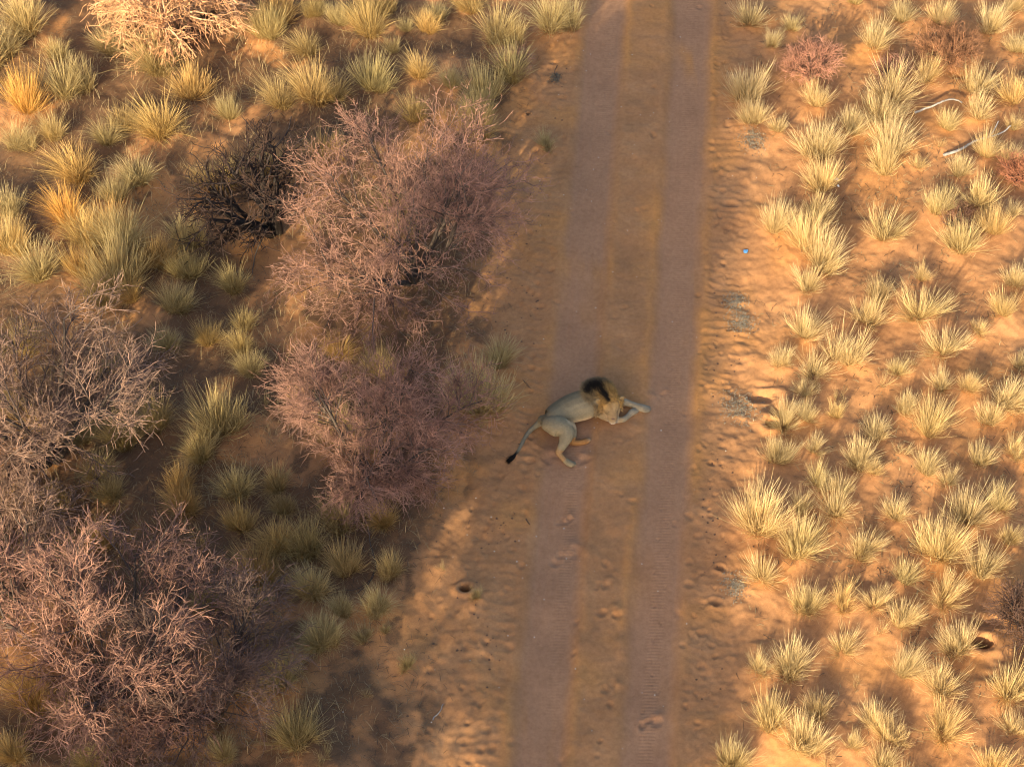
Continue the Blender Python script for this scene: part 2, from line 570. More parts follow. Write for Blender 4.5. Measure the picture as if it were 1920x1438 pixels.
for px, py, r, d in ((1352, 1068, 0.10, 0.05), (1340, 1132, 0.11, 0.05), (1362, 390, 0.16, 0.035), (1350, 325, 0.14, 0.03), (1455, 762, 0.30, 0.10), (1430, 740, 0.2, 0.06), (1855, 1170, 0.2, 0.07)):
    p = at(px, py)
    for q in range(5):
        pit(p[0] + rg.normal(0, r * 0.6), p[1] + rg.normal(0, r * 0.4), r * rg.uniform(0.35, 0.6), d * rg.uniform(0.35, 0.7), 0.35, rg.uniform(1.0, 1.5), rg.uniform(-0.3, 0.4))
# burrows
BURROWS = [(873, 1107, 0.075), (1840, 1207, 0.13), (1452, 792, 0.11), (990, 213, 0.03)]
for px, py, r in BURROWS:
    p = at(px, py)

    def fn(sl, dx, dy, r=r):
        q = np.hypot(dx, dy / 0.8)
        H[sl] -= 0.42 * smooth(r * 1.12, r * 0.80, q) * min(1.0, r / 0.08)
        H[sl] += 0.05 * np.exp(-((q - r * 1.9) / (r * 0.8)) ** 2)
    stamp(p[0], p[1], r * 4, fn)


def ground_z(x, y):
    x = np.atleast_1d(np.asarray(x, float))
    y = np.atleast_1d(np.asarray(y, float))
    i = np.clip(np.searchsorted(XS, x) - 1, 0, len(XS) - 2)
    j = np.clip(np.searchsorted(YS, y) - 1, 0, len(YS) - 2)
    fx = np.clip((x - XS[i]) / (XS[i + 1] - XS[i]), 0, 1)
    fy = np.clip((y - YS[j]) / (YS[j + 1] - YS[j]), 0, 1)
    return (H[j, i] * (1 - fx) + H[j, i + 1] * fx) * (1 - fy) + (H[j + 1, i] * (1 - fx) + H[j + 1, i + 1] * fx) * fy


def gz(x, y):
    return float(ground_z(x, y)[0])


# lion's bed is levelled a little
p_l = at(1110, 790)
def fn_bed(sl, dx, dy):
    w_ = np.exp(-((dx / 0.9) ** 2 + (dy / 0.7) ** 2))
    H[sl] = H[sl] * (1 - 0.8 * w_) - 0.02 * w_
stamp(p_l[0], p_l[1], 2.0, fn_bed)

track = np.clip(tl * smooth(0.25, 0.5, fbm(X * 2.2, Y * 0.5, 3) + 0.12) + tr * smooth(0.25, 0.5, fbm(X * 2.2 + 9, Y * 0.5, 3) + 0.12), 0, 1) * 0.82
track *= smooth(60, 30, np.hypot(X, Y)) * 0.6 + 0.4
loose = np.clip(smooth(0.45, 0.75, fbm(X * 1.1 + 50, Y * 1.1, 4)) * 0.6 + 0.5 * bern * smooth(0.4, 0.6, fbm(X * 1.6, Y * 0.6 + 77, 3)), 0, 1) * (1 - 0.9 * track)
leftm = smooth(-1.9, -3.4, UC)
litter = leftm * smooth(0.36, 0.62, fbm(X * 0.8 + 2, Y * 0.8 + 40, 4)) + 0.35 * leftm
patch = smooth(-1.7, -2.3, UC) * smooth(0.60, 0.70, fbm(X * 1.9 + 8, Y * 1.9, 4)) * 0.55
litter = np.clip(litter + patch + smooth(1.7, 2.6, UC) * smooth(0.56, 0.74, fbm(X * 1.3, Y * 1.3 + 8, 4)) * 0.62, 0, 1)
tread = (smooth(0.10, 0.085, np.abs(UL - 0.13)) * smooth(0.3, 0.5, fbm(X * 0 + 1, Y * 0.5, 2)) + smooth(0.12, 0.10, np.abs(UR - 0.02))) * 0.9

dHx = np.gradient(H, axis=1) / np.gradient(X, axis=1)
dHy = np.gradient(H, axis=0) / np.gradient(Y, axis=0)
NRM = np.stack([-dHx, -dHy, np.ones_like(H)], -1)
NRM /= np.linalg.norm(NRM, axis=-1, keepdims=True)
ny_, nx_ = X.shape
VALL = np.stack([X, Y, H], -1).reshape(-1, 3)
ii, jj = np.meshgrid(np.arange(nx_ - 1), np.arange(ny_ - 1))
q0 = (jj * nx_ + ii).ravel()
QALL = np.stack([q0, q0 + 1, q0 + nx_ + 1, q0 + nx_], 1)
fc_ul = np.abs(UL[:-1, :-1]).ravel() < 0.36
fc_ur = np.abs(UR[:-1, :-1]).ravel() < 0.34
fc_rd = np.abs(UC[:-1, :-1]).ravel() < 1.28
cls = np.where(fc_ul, 2, np.where(fc_ur, 3, np.where(fc_rd, 1, 0)))
FL = {'track': track.ravel(), 'litter': litter.ravel(), 'loose': loose.ravel(), 'tread': tread.ravel(), 'along': Y.ravel()}
NFL = NRM.reshape(-1, 3)


def ground_piece(name, k, parent=None):
    q = QALL[cls == k]
    used, inv = np.unique(q.ravel(), return_inverse=True)
    me = mesh_np(name, VALL[used], inv.reshape(-1, 4))
    for a_, v_ in FL.items():
        attr(me, a_, v_[used])
    me.normals_split_custom_set_from_vertices(NFL[used].astype(np.float32).tolist())
    return obj(name, me, M_SAND, parent)


tag(ground_piece('ground', 0), 'orange Kalahari-red sand ground under dry grass and bushes'.replace('Kalahari-red ', 'red '), None, None, 'structure')
road = tag(ground_piece('dirt_road', 1), 'sandy dirt road with two grey wheel tracks', None, None, 'structure')
ground_piece('wheel_track', 2, road)
ground_piece('wheel_track', 3, road)

# ------------------------------------------------------------------ twig and stem builders
def unit(v):
    return v / np.maximum(np.linalg.norm(v, axis=-1, keepdims=True), 1e-9)


def tube_arrays(P, R, sides=3):
    """P (n,m,3) polylines, R (n,m) radii -> verts, quads"""
    n, m, _ = P.shape
    T = np.gradient(P, axis=1)
    T = unit(T)
    ref = np.where(np.abs(T[..., 2:3]) > 0.9, np.array([1.0, 0, 0]), np.array([0, 0, 1.0]))
    A = unit(np.cross(T, ref))
    B = np.cross(T, A)
    ang = np.arange(sides) * 2 * math.pi / sides
    V = P[:, :, None, :] + R[:, :, None, None] * (A[:, :, None, :] * np.cos(ang)[None, None, :, None] + B[:, :, None, :] * np.sin(ang)[None, None, :, None])
    base = (np.arange(n)[:, None, None] * m + np.arange(m - 1)[None, :, None]) * sides
    s = np.arange(sides)[None, None, :]
    s2 = (s + 1) % sides
    Q = np.stack([base + s, base + s2, base + sides + s2, base + sides + s], -1).reshape(-1, 4)
    return V.reshape(-1, 3), Q


def tubes_mesh(name, groups):
    vs, qs, off = [], [], 0
    for P, R, s in groups:
        v, q = tube_arrays(P, R, s)
        vs.append(v)
        qs.append(q + off)
        off += len(v)
    return mesh_np(name, np.concatenate(vs), np.concatenate(qs))


def walk(rng, start, dirs, length, npts, wander, trop):
    n = len(start)
    step = (length / (npts - 1))[:, None]
    pts = [start]
    d = unit(dirs)
    for i in range(npts - 1):
        pts.append(pts[-1] + d * step)
        d = unit(d + rng.normal(0, wander, (n, 3)) + np.array([0, 0, trop]))
    return np.stack(pts, 1)


def children(rng, P, k, t0, t1, a0, a1, bias=None):
    n, m, _ = P.shape
    t = rng.uniform(t0, t1, (n, k))
    f = t * (m - 1)
    i = np.clip(f.astype(int), 0, m - 2)
    fr = (f - i)[..., None]
    ar = np.arange(n)[:, None]
    p = P[ar, i] * (1 - fr) + P[ar, i + 1] * fr
    tan = unit(P[ar, i + 1] - P[ar, i])
    rnd = unit(rng.normal(0, 1, (n, k, 3)))
    perp = unit(rnd - tan * np.sum(rnd * tan, -1, keepdims=True))
    if bias is not None:
        perp = unit(perp + bias(p))
        perp = unit(perp - tan * np.sum(perp * tan, -1, keepdims=True))
    a = rng.uniform(a0, a1, (n, k))[..., None]
    d = tan * np.cos(a) + perp * np.sin(a)
    return p.reshape(-1, 3), d.reshape(-1, 3), t.ravel()


def shell(p, R, Hh, cz):
    return np.sqrt((p[:, 0] / R) ** 2 + (p[:, 1] / R) ** 2 + ((p[:, 2] - cz) / Hh) ** 2)


def bush_parts(seed, R, Ht, n_stem=7, k1=11, k2=11, k3=8, lean=(0, 0), droop=0.0, spurs=0, open_=0.0, thick=1.0, dens=1.0):
    rng = np.random.default_rng(seed)
    az = np.arange(n_stem) * 2 * math.pi / n_stem + rng.uniform(-0.4, 0.4, n_stem)
    el = rng.uniform(0.35, 0.95, n_stem)
    el[0] = 0.12
    d = np.stack([np.cos(az) * np.sin(el) + lean[0], np.sin(az) * np.sin(el) + lean[1], np.cos(el)], -1)
    st = np.stack([np.cos(az) * 0.07, np.sin(az) * 0.07, np.full(n_stem, -0.05)], -1)
    cz = Ht * 0.52
    ln = rng.uniform(0.62, 0.86, n_stem) * np.hypot(R * np.sin(el), Ht * np.cos(el))
    S = walk(rng, st, d, ln, 9, 0.10, 0.02 - droop)
    S[:, :, 2] = np.maximum(S[:, :, 2], 0.02)
    S[:, 0, 2] = -0.05
    SR = np.linspace(0.045, 0.014, 9)[None, :] * rng.uniform(0.7, 1.15, (n_stem, 1)) * thick

    def out(p):
        c = np.array([lean[0] * Ht * 0.5, lean[1] * Ht * 0.5, cz * 0.6])
        return unit(p - c) * 0.55

    p, dd, t = children(rng, S, k1, 0.22, 1.0, 0.45, 1.15, out)
    l1 = rng.uniform(0.32, 0.62, len(p)) * R * (1.0 - 0.35 * t)
    B1 = walk(rng, p, dd, l1, 7, 0.13, 0.03 - droop)
    R1 = np.linspace(0.014, 0.005, 7)[None, :] * np.ones((len(p), 1)) * thick
    p, dd, t = children(rng, B1, k2, 0.15, 1.0, 0.4, 1.1, out)
    l2 = rng.uniform(0.22, 0.50, len(p)) * (0.55 + 0.25 * R)
    B2 = walk(rng, p, dd, l2, 6, 0.20, 0.02 - droop * 1.3)
    R2 = np.linspace(0.0062, 0.0034, 6)[None, :] * np.ones((len(p), 1)) * thick
    p, dd, t = children(rng, B2, k3, 0.1, 1.0, 0.4, 1.2, out)
    l3 = rng.uniform(0.10, 0.30, len(p)) * (0.6 + 0.2 * R)
    B3 = walk(rng, p, dd, l3, 4, 0.26, 0.0 - droop)
    R3 = np.linspace(0.0044, 0.0026, 4)[None, :] * np.ones((len(p), 1)) * thick
    groups = []
    for P_, R_, s_ in ((B1, R1, 4), (B2, R2, 3), (B3, R3, 3)):
        zc = P_[:, :, 2].min(1)
        q = shell(P_[:, -1] - np.array([lean[0] * Ht * 0.6, lean[1] * Ht * 0.6, 0]), R, Ht * 0.55, cz)
        lim = rng.normal(1.02, 0.12, len(q))
        keep = (zc > 0.03) & (q < np.maximum(lim, 0.85) + 0.1)
        if open_ > 0 and s_ == 3:
            keep &= rng.random(len(q)) > open_
        groups.append((P_[keep], R_[keep], s_))
    if spurs:
        P3 = groups[-1][0]
        p, dd, t = children(rng, P3, spurs, 0.1, 1.0, 0.9, 1.5)
        B4 = walk(rng, p, dd, rng.uniform(0.025, 0.06, len(p)), 2, 0.0, 0.0)
        R4 = np.tile(np.array([[0.0042, 0.0024]]), (len(p), 1))
        groups.append((B4, R4, 3))
    return S, SR, groups


def thorn_bush(name, label, base_px, seed, R, Ht, tint=(1, 1, 1), bark=(1, 1, 1), base=None, group='bare thorn bushes beside the dirt road', cat='bush', **kw):
    p = np.array(base if base is not None else at(*base_px))
    root = empty(name, (p[0], p[1], gz(p[0], p[1])))
    tag(root, label, cat, group)
    S, SR, groups = bush_parts(seed, R, Ht, **kw)
    for i in range(len(S)):
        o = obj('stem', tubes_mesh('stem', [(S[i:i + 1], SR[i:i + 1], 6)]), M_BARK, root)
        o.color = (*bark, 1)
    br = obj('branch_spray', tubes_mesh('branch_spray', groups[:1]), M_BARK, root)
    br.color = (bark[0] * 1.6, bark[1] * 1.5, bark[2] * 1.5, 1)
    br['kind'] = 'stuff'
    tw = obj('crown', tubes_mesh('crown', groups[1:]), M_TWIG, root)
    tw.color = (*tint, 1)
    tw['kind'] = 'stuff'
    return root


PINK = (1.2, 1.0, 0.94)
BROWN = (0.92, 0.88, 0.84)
thorn_bush('thorn_bush', 'broad bare thorn bush with pale paired spurs reaching over the road edge', (778, 525), 21, 2.85, 3.1, PINK, n_stem=9, k1=11, k2=11, k3=7, spurs=2, thick=1.0, open_=0.2)
thorn_bush('thorn_bush', 'dense rounded pinkish bare thorn bush across the verge from the lion', (705, 895), 22, 1.75, 3.3, PINK, n_stem=9, k1=12, k2=12, k3=8, thick=0.9, open_=0.2)
thorn_bush('thorn_bush', 'thin dark leafless shrub with open branches behind the broad spurred bush', (515, 432), 23, 1.6, 1.9, (0.20, 0.18, 0.18), (0.42, 0.42, 0.46), n_stem=9, k1=9, k2=6, k3=3, lean=(-0.42, 0.05), open_=0.25, thick=1.9)  # its shade is put into the dark twig and bark tints
thorn_bush('thorn_bush', 'wide brown tangled thorn bush with long low branches among grey grass', (95, 860), 24, 2.35, 3.1, BROWN, n_stem=9, k1=11, k2=11, k3=6, open_=0.08, thick=1.15)
thorn_bush('thorn_bush', 'largest thorn bush with bright pink sunlit sprays above dark lower branches', (200, 1300), 25, 2.35, 3.2, PINK, n_stem=9, k1=11, k2=11, k3=7, thick=1.1)
thorn_bush('thorn_bush', 'shaded dark thorn bush leaning out towards the bare sand verge', (400, 1340), 26, 1.8, 2.3, (0.62, 0.60, 0.62), (0.7, 0.7, 0.75), n_stem=8, k1=10, k2=10, k3=6, open_=0.1)  # darker copy of twig and bark colour, shade painted into the tint
thorn_bush('thorn_bush', 'low brown thorn bush wedged between the wide tangled bush and the largest one', (30, 1110), 28, 1.45, 2.0, BROWN, n_stem=8, k1=9, k2=9, k3=5, thick=1.1)
thorn_bush('thorn_bush', 'golden sunlit drooping dead bush with bleached curving branches', (325, 48), 27, 2.0, 1.9, (2.5, 2.1, 1.35), (5.0, 4.3, 3.1), n_stem=14, k1=10, k2=9, k3=4, droop=0.13, thick=1.5, open_=0.15)  # golden sunlight is also put into the twig and bark tints
# small dead shrubs in the grass
thorn_bush('dead_shrub', 'low reddish leafless shrub at the grassy edge of the road', (1520, 145), 31, 0.62, 0.75, (1.7, 1.25, 1.05), (2.2, 1.6, 1.3), group='low dead shrubs in the dry grass', cat='shrub', n_stem=8, k1=7, k2=6, k3=4, thick=0.8)
thorn_bush('dead_shrub', 'dense brown dead shrub standing between golden grass tufts', (1775, 115), 32, 0.62, 0.72, (1.3, 0.98, 0.66), (1.4, 1.1, 0.9), group='low dead shrubs in the dry grass', cat='shrub', n_stem=9, k1=8, k2=7, k3=5, thick=0.8)
thorn_bush('dead_shrub', 'dark twiggy shrub beside the burrow in the sunlit grass', (1930, 1185), 33, 0.75, 0.85, (0.50, 0.44, 0.42), (0.8, 0.8, 0.8), group='low dead shrubs in the dry grass', cat='shrub', n_stem=9, k1=8, k2=7, k3=4, thick=0.8)
thorn_bush('dead_shrub', 'small brown tangled dead shrub under pale grass plumes', (1795, 425), 34, 0.34, 0.35, (1.0, 0.8, 0.65), (1, 0.9, 0.8), group='low dead shrubs in the dry grass', cat='shrub', n_stem=7, k1=6, k2=5, k3=4, thick=0.7)
thorn_bush('dead_shrub', 'small pinkish twig shrub behind the grass near the top verge', (1675, 145), 35, 0.38, 0.5, (1.4, 1.1, 1.0), (1.5, 1.2, 1.1), group='low dead shrubs in the dry grass', cat='shrub', n_stem=7, k1=6, k2=5, k3=3, thick=0.7)
thorn_bush('dead_shrub', 'reddish dry shrub half hidden by grass near the fallen branch', (1915, 335), 36, 0.45, 0.45, (1.7, 1.1, 0.8), (1.5, 1.0, 0.8), group='low dead shrubs in the dry grass', cat='shrub', n_stem=8, k1=6, k2=6, k3=4, thick=0.7)
thorn_bush('dead_shrub', 'grey-brown low shrub beside the tall grass tuft at the bare sand', (963, 135), 37, 0.42, 0.42, (1.2, 1.05, 0.92), (1, 1, 1), group='low dead shrubs in the dry grass', cat='shrub', n_stem=8, k1=6, k2=6, k3=4, thick=0.7)

# ------------------------------------------------------------------ leafy trees that stand behind the camera's view and shade the road
def leafy_mesh(seed, R, Hc, z0, n):
    rng = np.random.default_rng(seed)
    cl = unit(rng.normal(0, 1, (70, 3))) * (rng.random((70, 1)) ** 0.45) * np.array([R, R, Hc]) + np.array([0, 0, z0])
    c = cl[rng.integers(0, 70, n)] + rng.normal(0, 1, (n, 3)) * np.array([0.34, 0.34, 0.22])
    a = unit(rng.normal(0, 1, (n, 3)))
    b_ = unit(np.cross(a, rng.normal(0, 1, (n, 3))))
    s = rng.uniform(0.05, 0.11, (n, 1))
    V = np.stack([c - a * s, c + b_ * s * 0.45, c + a * s, c - b_ * s * 0.45], 1)
    return mesh_np('foliage', V.reshape(-1, 3), np.arange(n * 4).reshape(-1, 4)), cl


def leafy_tree(label, x, y, R, hc, th, seed, n=9000):
    root = empty('thorn_tree', (x, y, gz(x, y)))
    tag(root, label, 'tree', 'leafy thorn trees along the road')
    rng = np.random.default_rng(seed)
    me, cl = leafy_mesh(seed, R, th, hc, n)
    obj('foliage', me, M_LEAF, root)['kind'] = 'stuff'
    nb = 9
    t0 = np.array([[0, 0, -0.1]])
    T = walk(rng, t0, np.array([[0.05, 0.02, 1.0]]), np.array([hc]), 8, 0.04, 0.05)
    obj('trunk', tubes_mesh('trunk', [(T, np.linspace(0.13, 0.06, 8)[None, :], 8)]), M_BARK, root)
    p, dd, t = children(rng, T, nb * 3, 0.72, 1.0, 0.7, 1.3)
    L = walk(rng, p, dd, rng.uniform(0.5, 0.9, len(p)) * R, 7, 0.12, 0.04)
    obj('limb', tubes_mesh('limb', [(L, np.linspace(0.045, 0.012, 7)[None, :] * np.ones((len(p), 1)), 5)]), M_BARK, root)
    return root


# x, y, crown radius, crown middle height, crown half thickness
SHADE = [(-4.0, -18.3, 1.45, 4.0, 0.8), (-3.9, -15.0, 1.5, 4.0, 0.8), (-4.9, -12.8, 1.8, 4.5, 0.8), (-6.1, -13.4, 1.7, 6.0, 0.7), (-7.2, -13.9, 1.5, 7.7, 0.6),
         (-8.6, -12.8, 1.6, 2.6, 0.8), (-9.0, -19.0, 1.9, 4.6, 0.8)]
SHADE_L = ['low spreading', 'broad', 'middling', 'tall flat-topped', 'tallest flat-topped', 'low rounded', 'wide-crowned']
for i, (x, y, R_, hc_, th_) in enumerate(SHADE):
    leafy_tree(SHADE_L[i] + ' leafy green thorn tree shading the sandy road', x, y, R_, hc_, th_, 60 + i, 7000 if i == 6 else 11000)

# ------------------------------------------------------------------ grass tufts
def tuft_mesh(seed, n_bundle, per, spread, base_r, curve, jit=0.16, lean=0.0):
    """unit tuft: blades about 1 long, later scaled; bundles of fine blades fanning out of a small crown"""
    rng = np.random.default_rng(seed)
    n = n_bundle * per
    baz = rng.uniform(0, 2 * math.pi, n_bundle)
    hub = rng.normal(0, 0.11, (3, 2))
    which = rng.integers(0, 3, n_bundle)
    bel = spread * np.sqrt(rng.random(n_bundle)) * rng.uniform(0.75, 1.1, n_bundle)
    blen = rng.uniform(0.55, 1.0, n_bundle) * np.array([1.0, 0.85, 0.7])[which]
    k = np.repeat(np.arange(n_bundle), per)
    az = baz[k] + rng.normal(0, 1.3 * jit, n)
    el = np.abs(bel[k] + rng.normal(0, jit * 0.7, n))
    ln_ = blen[k] * np.where(rng.random(n) < 0.3, rng.uniform(0.3, 0.7, n), rng.uniform(0.7, 1.08, n))
    br = base_r * np.sqrt(rng.random(n))
    ba = az + rng.normal(0, 0.9, n)
    st = np.stack([np.cos(ba) * br, np.sin(ba) * br, np.full(n, -0.03)], -1)
    st[:, :2] += hub[which[k]]
    m = 6
    pts = [st]
    wig = rng.normal(0, 0.09, n)
    cv = curve + rng.normal(0, 0.13, n)
    for i in range(m - 1):
        e = np.clip(el + cv * (i - 1.2) / 3 * (0.35 + el), 0, 1.62)
        a = az + wig * i
        dv = np.stack([np.cos(a) * np.sin(e) + lean, np.sin(a) * np.sin(e), np.cos(e)], -1)
        pts.append(pts[-1] + dv * (ln_ / (m - 1))[:, None])
    P = np.stack(pts, 1)
    P[:, 1:, 2] = np.maximum(P[:, 1:, 2], 0.01)
    side = np.stack([-np.sin(az + rng.normal(0, 0.9, n)), np.cos(az + rng.normal(0, 0.9, n)), rng.normal(0, 0.3, n)], -1)
    side = unit(side)
    wd = rng.uniform(0.0016, 0.0034, n)[:, None] * np.array([[0.8, 1.0, 1.0, 1.0, 0.9, 0.3]])
    Lf = P - side[:, None, :] * wd[..., None]
    Rt = P + side[:, None, :] * wd[..., None]
    V = np.stack([Lf, Rt], 2).reshape(-1, 3)
    b_ = (np.arange(n)[:, None] * m + np.arange(m - 1)[None, :]) * 2
    Q = np.stack([b_, b_ + 1, b_ + 3, b_ + 2], -1).reshape(-1, 4)
    me = mesh_np('grass_tuft', V, Q)
    tip = np.tile(np.linspace(0, 1, m)[None, :, None], (n, 1, 2)).ravel()
    sh = np.repeat(np.clip(rng.uniform(0.2, 1.0, n_bundle)[k] + rng.normal(0, 0.2, n), 0, 1.2), m * 2)
    attr(me, 'tip', tip)
    attr(me, 'shade', sh)
    me.materials.append(M_GRASS)
    return me


TUFTS_DENSE = [tuft_mesh(100 + i, 96, 13, 1.02, 0.12, -0.18) for i in range(9)]
TUFTS_OPEN = [tuft_mesh(200 + i, 56, 14, 1.22, 0.08, -0.22, 0.12) for i in range(7)]
TUFTS_LONG = [tuft_mesh(300 + i, 80, 13, 0.95, 0.15, 0.34, 0.24, -0.12) for i in range(8)]
TUFTS_THIN = [tuft_mesh(400 + i, 15, 9, 1.15, 0.07, -0.1, 0.2) for i in range(4)]
rt = np.random.default_rng(5)


def put_tuft(x, y, w, side, extra=False):
    if w < 0.42:
        pool = TUFTS_THIN + TUFTS_OPEN[:3]
    elif side == 'R':
        pool = TUFTS_DENSE + TUFTS_OPEN
    else:
        pool = TUFTS_LONG + TUFTS_DENSE[:3]
    me = pool[rt.integers(0, len(pool))]
    o = bpy.data.objects.new('grass_tuft', me)
    COL.objects.link(o)
    o.location = (x, y, gz(x, y) - 0.005)
    s = w * (0.90 if side == 'R' else 1.08) * rt.uniform(0.92, 1.12)
    o.scale = (s, s, s * rt.uniform(0.95, 1.2))
    tilt = rt.normal(0, 0.06, 2)
    o.rotation_euler = (tilt[0] - 0.06, tilt[1], rt.uniform(0, 6.28) if side == 'R' else rt.normal(0, 0.5))
    u = float(rc(x, y))
    o['look'] = 'sparse' if me in TUFTS_THIN else 'dense brush-like' if me in TUFTS_DENSE else 'open spiky' if me in TUFTS_OPEN else 'long soft-bladed'
    size = 'small sparse' if w < 0.45 else ('middle-sized' if w < 0.72 else 'large')
    if side == 'R':
        if u < 2.5:
            lab, grp = f'{size} straw grass tuft on the sunlit roadside verge', f'{size} roadside tufts on the sunny verge'
        else:
            lab, grp = f'{size} golden grass tuft in open sunlit grassland', f'{size} golden tufts in the open grassland'
        o.color = (1, 1, 1, 1)
    else:
        if u > -2.9:
            lab, grp = f'{size} grey-straw grass tuft on the shaded sand verge', f'{size} tufts on the shaded verge'
        else:
            lab, grp = f'{size} grey-green grass tuft in shade among thorn bushes', f'{size} shaded tufts among the thorn bushes'
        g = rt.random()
        o.color = (0.74, 0.75, 0.69, 1) if g < 0.75 else (0.88, 0.80, 0.64, 1)  # dimmer, greyer tints paint in the shade on this side of the road
    tag(o, lab, 'grass', grp)
    return o


for (x, y, w) in RIGHTS:
    put_tuft(x, y, w, 'R')
left_objs = [put_tuft(x, y, w, 'L') for (x, y, w) in LEFTS]
left_objs[-4]['label'] = 'spiky straw grass tuft beside the bush, close to the lion\'s tail'
left_objs[-4]['group'] = 'tuft near the lion'
# the orange-brown tufts of the photograph
for k in (2, 11):
    left_objs[k].color = (0.98, 0.76, 0.42, 1)
    left_objs[k]['label'] = ('rusty orange grass tuft among grey tufts, away from the bushes', 'bright yellow grass tuft with curling blades among grey tufts')[k == 11]
    left_objs[k]['group'] = 'odd coloured tufts'
rx = np.random.default_rng(23)
cnt = 0
taken = [(o.location.x, o.location.y) for o in left_objs]
while cnt < 46:
    px, py = rx.uniform(5, 760), rx.uniform(15, 1420)
    p = at(px, py)
    if float(rc(p[0], p[1])) > -2.9 or min(math.hypot(p[0] - a, p[1] - b_) for a, b_ in taken) < 0.42 or vnoise(p[0] * 0.5 + 3, p[1] * 0.5) < 0.3:
        continue
    taken.append((p[0], p[1]))
    left_objs.insert(0, put_tuft(p[0], p[1], rx.uniform(0.42, 0.75), 'L'))
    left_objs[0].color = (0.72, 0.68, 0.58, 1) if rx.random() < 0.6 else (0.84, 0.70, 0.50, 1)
    cnt += 1
# margin just outside the frame, so a step aside still finds grass
rm = np.random.default_rng(9)
cnt = 0
while cnt < 46:
    x, y = rm.uniform(-9.6, 11.0), rm.uniform(-7.8, 10.8)
    r = np.array([x, y, 0]) - CAM
    dz = float(np.dot(r, FWD))
    sx = 960 + F_PX * r[0] / dz
    sy = 719 - F_PX * float(np.dot(r, UPV)) / dz
    if (-20 < sx < 1940 and -10 < sy < 1500) or abs(float(rc(x, y))) < 1.9:
        continue
    put_tuft(x, y, rm.uniform(0.5, 0.9), 'R' if x > 2 else 'L')
    cnt += 1

LANDMARKS = [('forked fallen branch', 1830, 272), ('arched bleached branch', 1760, 200), ('blue plastic scrap', 1398, 470), ('crumpled pale scrap', 1568, 345), ('reddish roadside shrub', 1520, 145),
             ('dense brown shrub', 1775, 115), ('burrow by the dark shrub', 1840, 1207), ('burrow dug into the verge bank', 1452, 792), ('small burrow on the shaded verge', 873, 1107),
             ('dark open-branched shrub', 515, 432), ('golden drooping bush', 325, 60), ('broad spurred thorn bush', 765, 525), ('rounded pinkish thorn bush', 705, 895),
             ('wide brown thorn bush', 95, 860), ('largest thorn bush', 190, 1300), ('leaning dark thorn bush', 390, 1330), ('small tangled brown shrub', 1795, 425),
             ('low grey-brown shrub', 963, 135), ('dark twiggy shrub', 1930, 1185), ('small pinkish twig shrub', 1675, 145), ('reddish shrub near fallen branch', 1915, 335), ('hanging dead branch', 690, 1080),
             ('grey litter trail', 1410, 270), ('grey litter by the verge bank', 1387, 762), ('lower grey verge litter', 1378, 1105)]
all_tufts = [o for o in COL.objects if o.name.startswith('grass_tuft')]
named = set()
named.update(o.name for o in left_objs if o.get('group') in ('tuft near the lion', 'odd coloured tufts'))
for rank in range(4):
    for nm, lx, ly in LANDMARKS:
        q = at(lx, ly)
        order = sorted(all_tufts, key=lambda o: (o.location.x - q[0]) ** 2 + (o.location.y - q[1]) ** 2)
        o = order[rank]
        if o.name in named or math.hypot(o.location.x - q[0], o.location.y - q[1]) > 2.2:
            continue
        named.add(o.name)
        o['label'] = o['label'].split(' on ')[0].split(' out ')[0].split(' in ')[0] + f', {("nearest", "second nearest", "third nearest", "fourth nearest")[rank]} to the {nm}'

for o in all_tufts:
    dmin = min(math.hypot(o.location.x - q.location.x, o.location.y - q.location.y) for q in all_tufts if q is not o)
    if o.name not in named:
        first, rest = (o['label'].split(' grass tuft', 1) + [''])[:2]
        look = o['look'].replace('sparse', '') if 'sparse' in first else o['look'] + ' '
        stand = 'standing alone' if dmin > 0.85 else ('touching another' if dmin < 0.45 else '')
        o['label'] = ' '.join(f'{first} {look}grass tuft {stand}{rest}'.split())
        o['group'] = ' '.join(f"{o['group']} {o['look']} {stand}".split())
    del o['look']

# thin knee-high stubble that mats the ground between the tufts on the bushy side
rs = np.random.default_rng(91)
pp = np.stack([rs.uniform(-9.8, 1.0, 60000), rs.uniform(-7.7, 10.7, 60000)], -1)
u_ = rc(pp[:, 0], pp[:, 1])
dn = smooth(-2.3, -3.4, u_) * smooth(0.40, 0.62, fbm(pp[:, 0] * 1.1 + 20, pp[:, 1] * 1.1 + 4, 4)) * 0.55
pp = pp[rs.random(len(pp)) < dn]
n = len(pp)
b0 = np.stack([pp[:, 0], pp[:, 1], ground_z(pp[:, 0], pp[:, 1]) - 0.01], -1)
az = rs.uniform(0, 6.28, n)
dv = np.stack([np.cos(az) * 0.6 - 0.1, np.sin(az) * 0.6, np.ones(n)], -1) * rs.uniform(0.08, 0.26, n)[:, None]
b1 = b0 + dv * 0.55
b2 = b1 + dv * np.array([0.7, 0.7, 0.25])
sd_ = np.stack([-np.sin(az), np.cos(az), np.zeros(n)], -1) * 0.0026
V = np.stack([b0 - sd_, b0 + sd_, b1 + sd_, b1 - sd_, b2 + sd_ * 0.4, b2 - sd_ * 0.4], 1).reshape(-1, 3)
bi = np.arange(n)[:, None] * 6
me = mesh_np('stubble_grass', V, np.concatenate([bi + np.array([[0, 1, 2, 3]]), bi + np.array([[3, 2, 4, 5]])]))
cs = np.array([[0.36, 0.26, 0.13], [0.27, 0.19, 0.10], [0.44, 0.33, 0.18], [0.20, 0.14, 0.085]])
attr_col(me, 'tint', np.repeat(cs[rs.integers(0, 4, n)], 6, axis=0))
tag(obj('stubble_grass', me, M_LITTER), 'thin brown dry grass stubble matting the sand between the shaded tufts', 'grass', None, 'stuff')

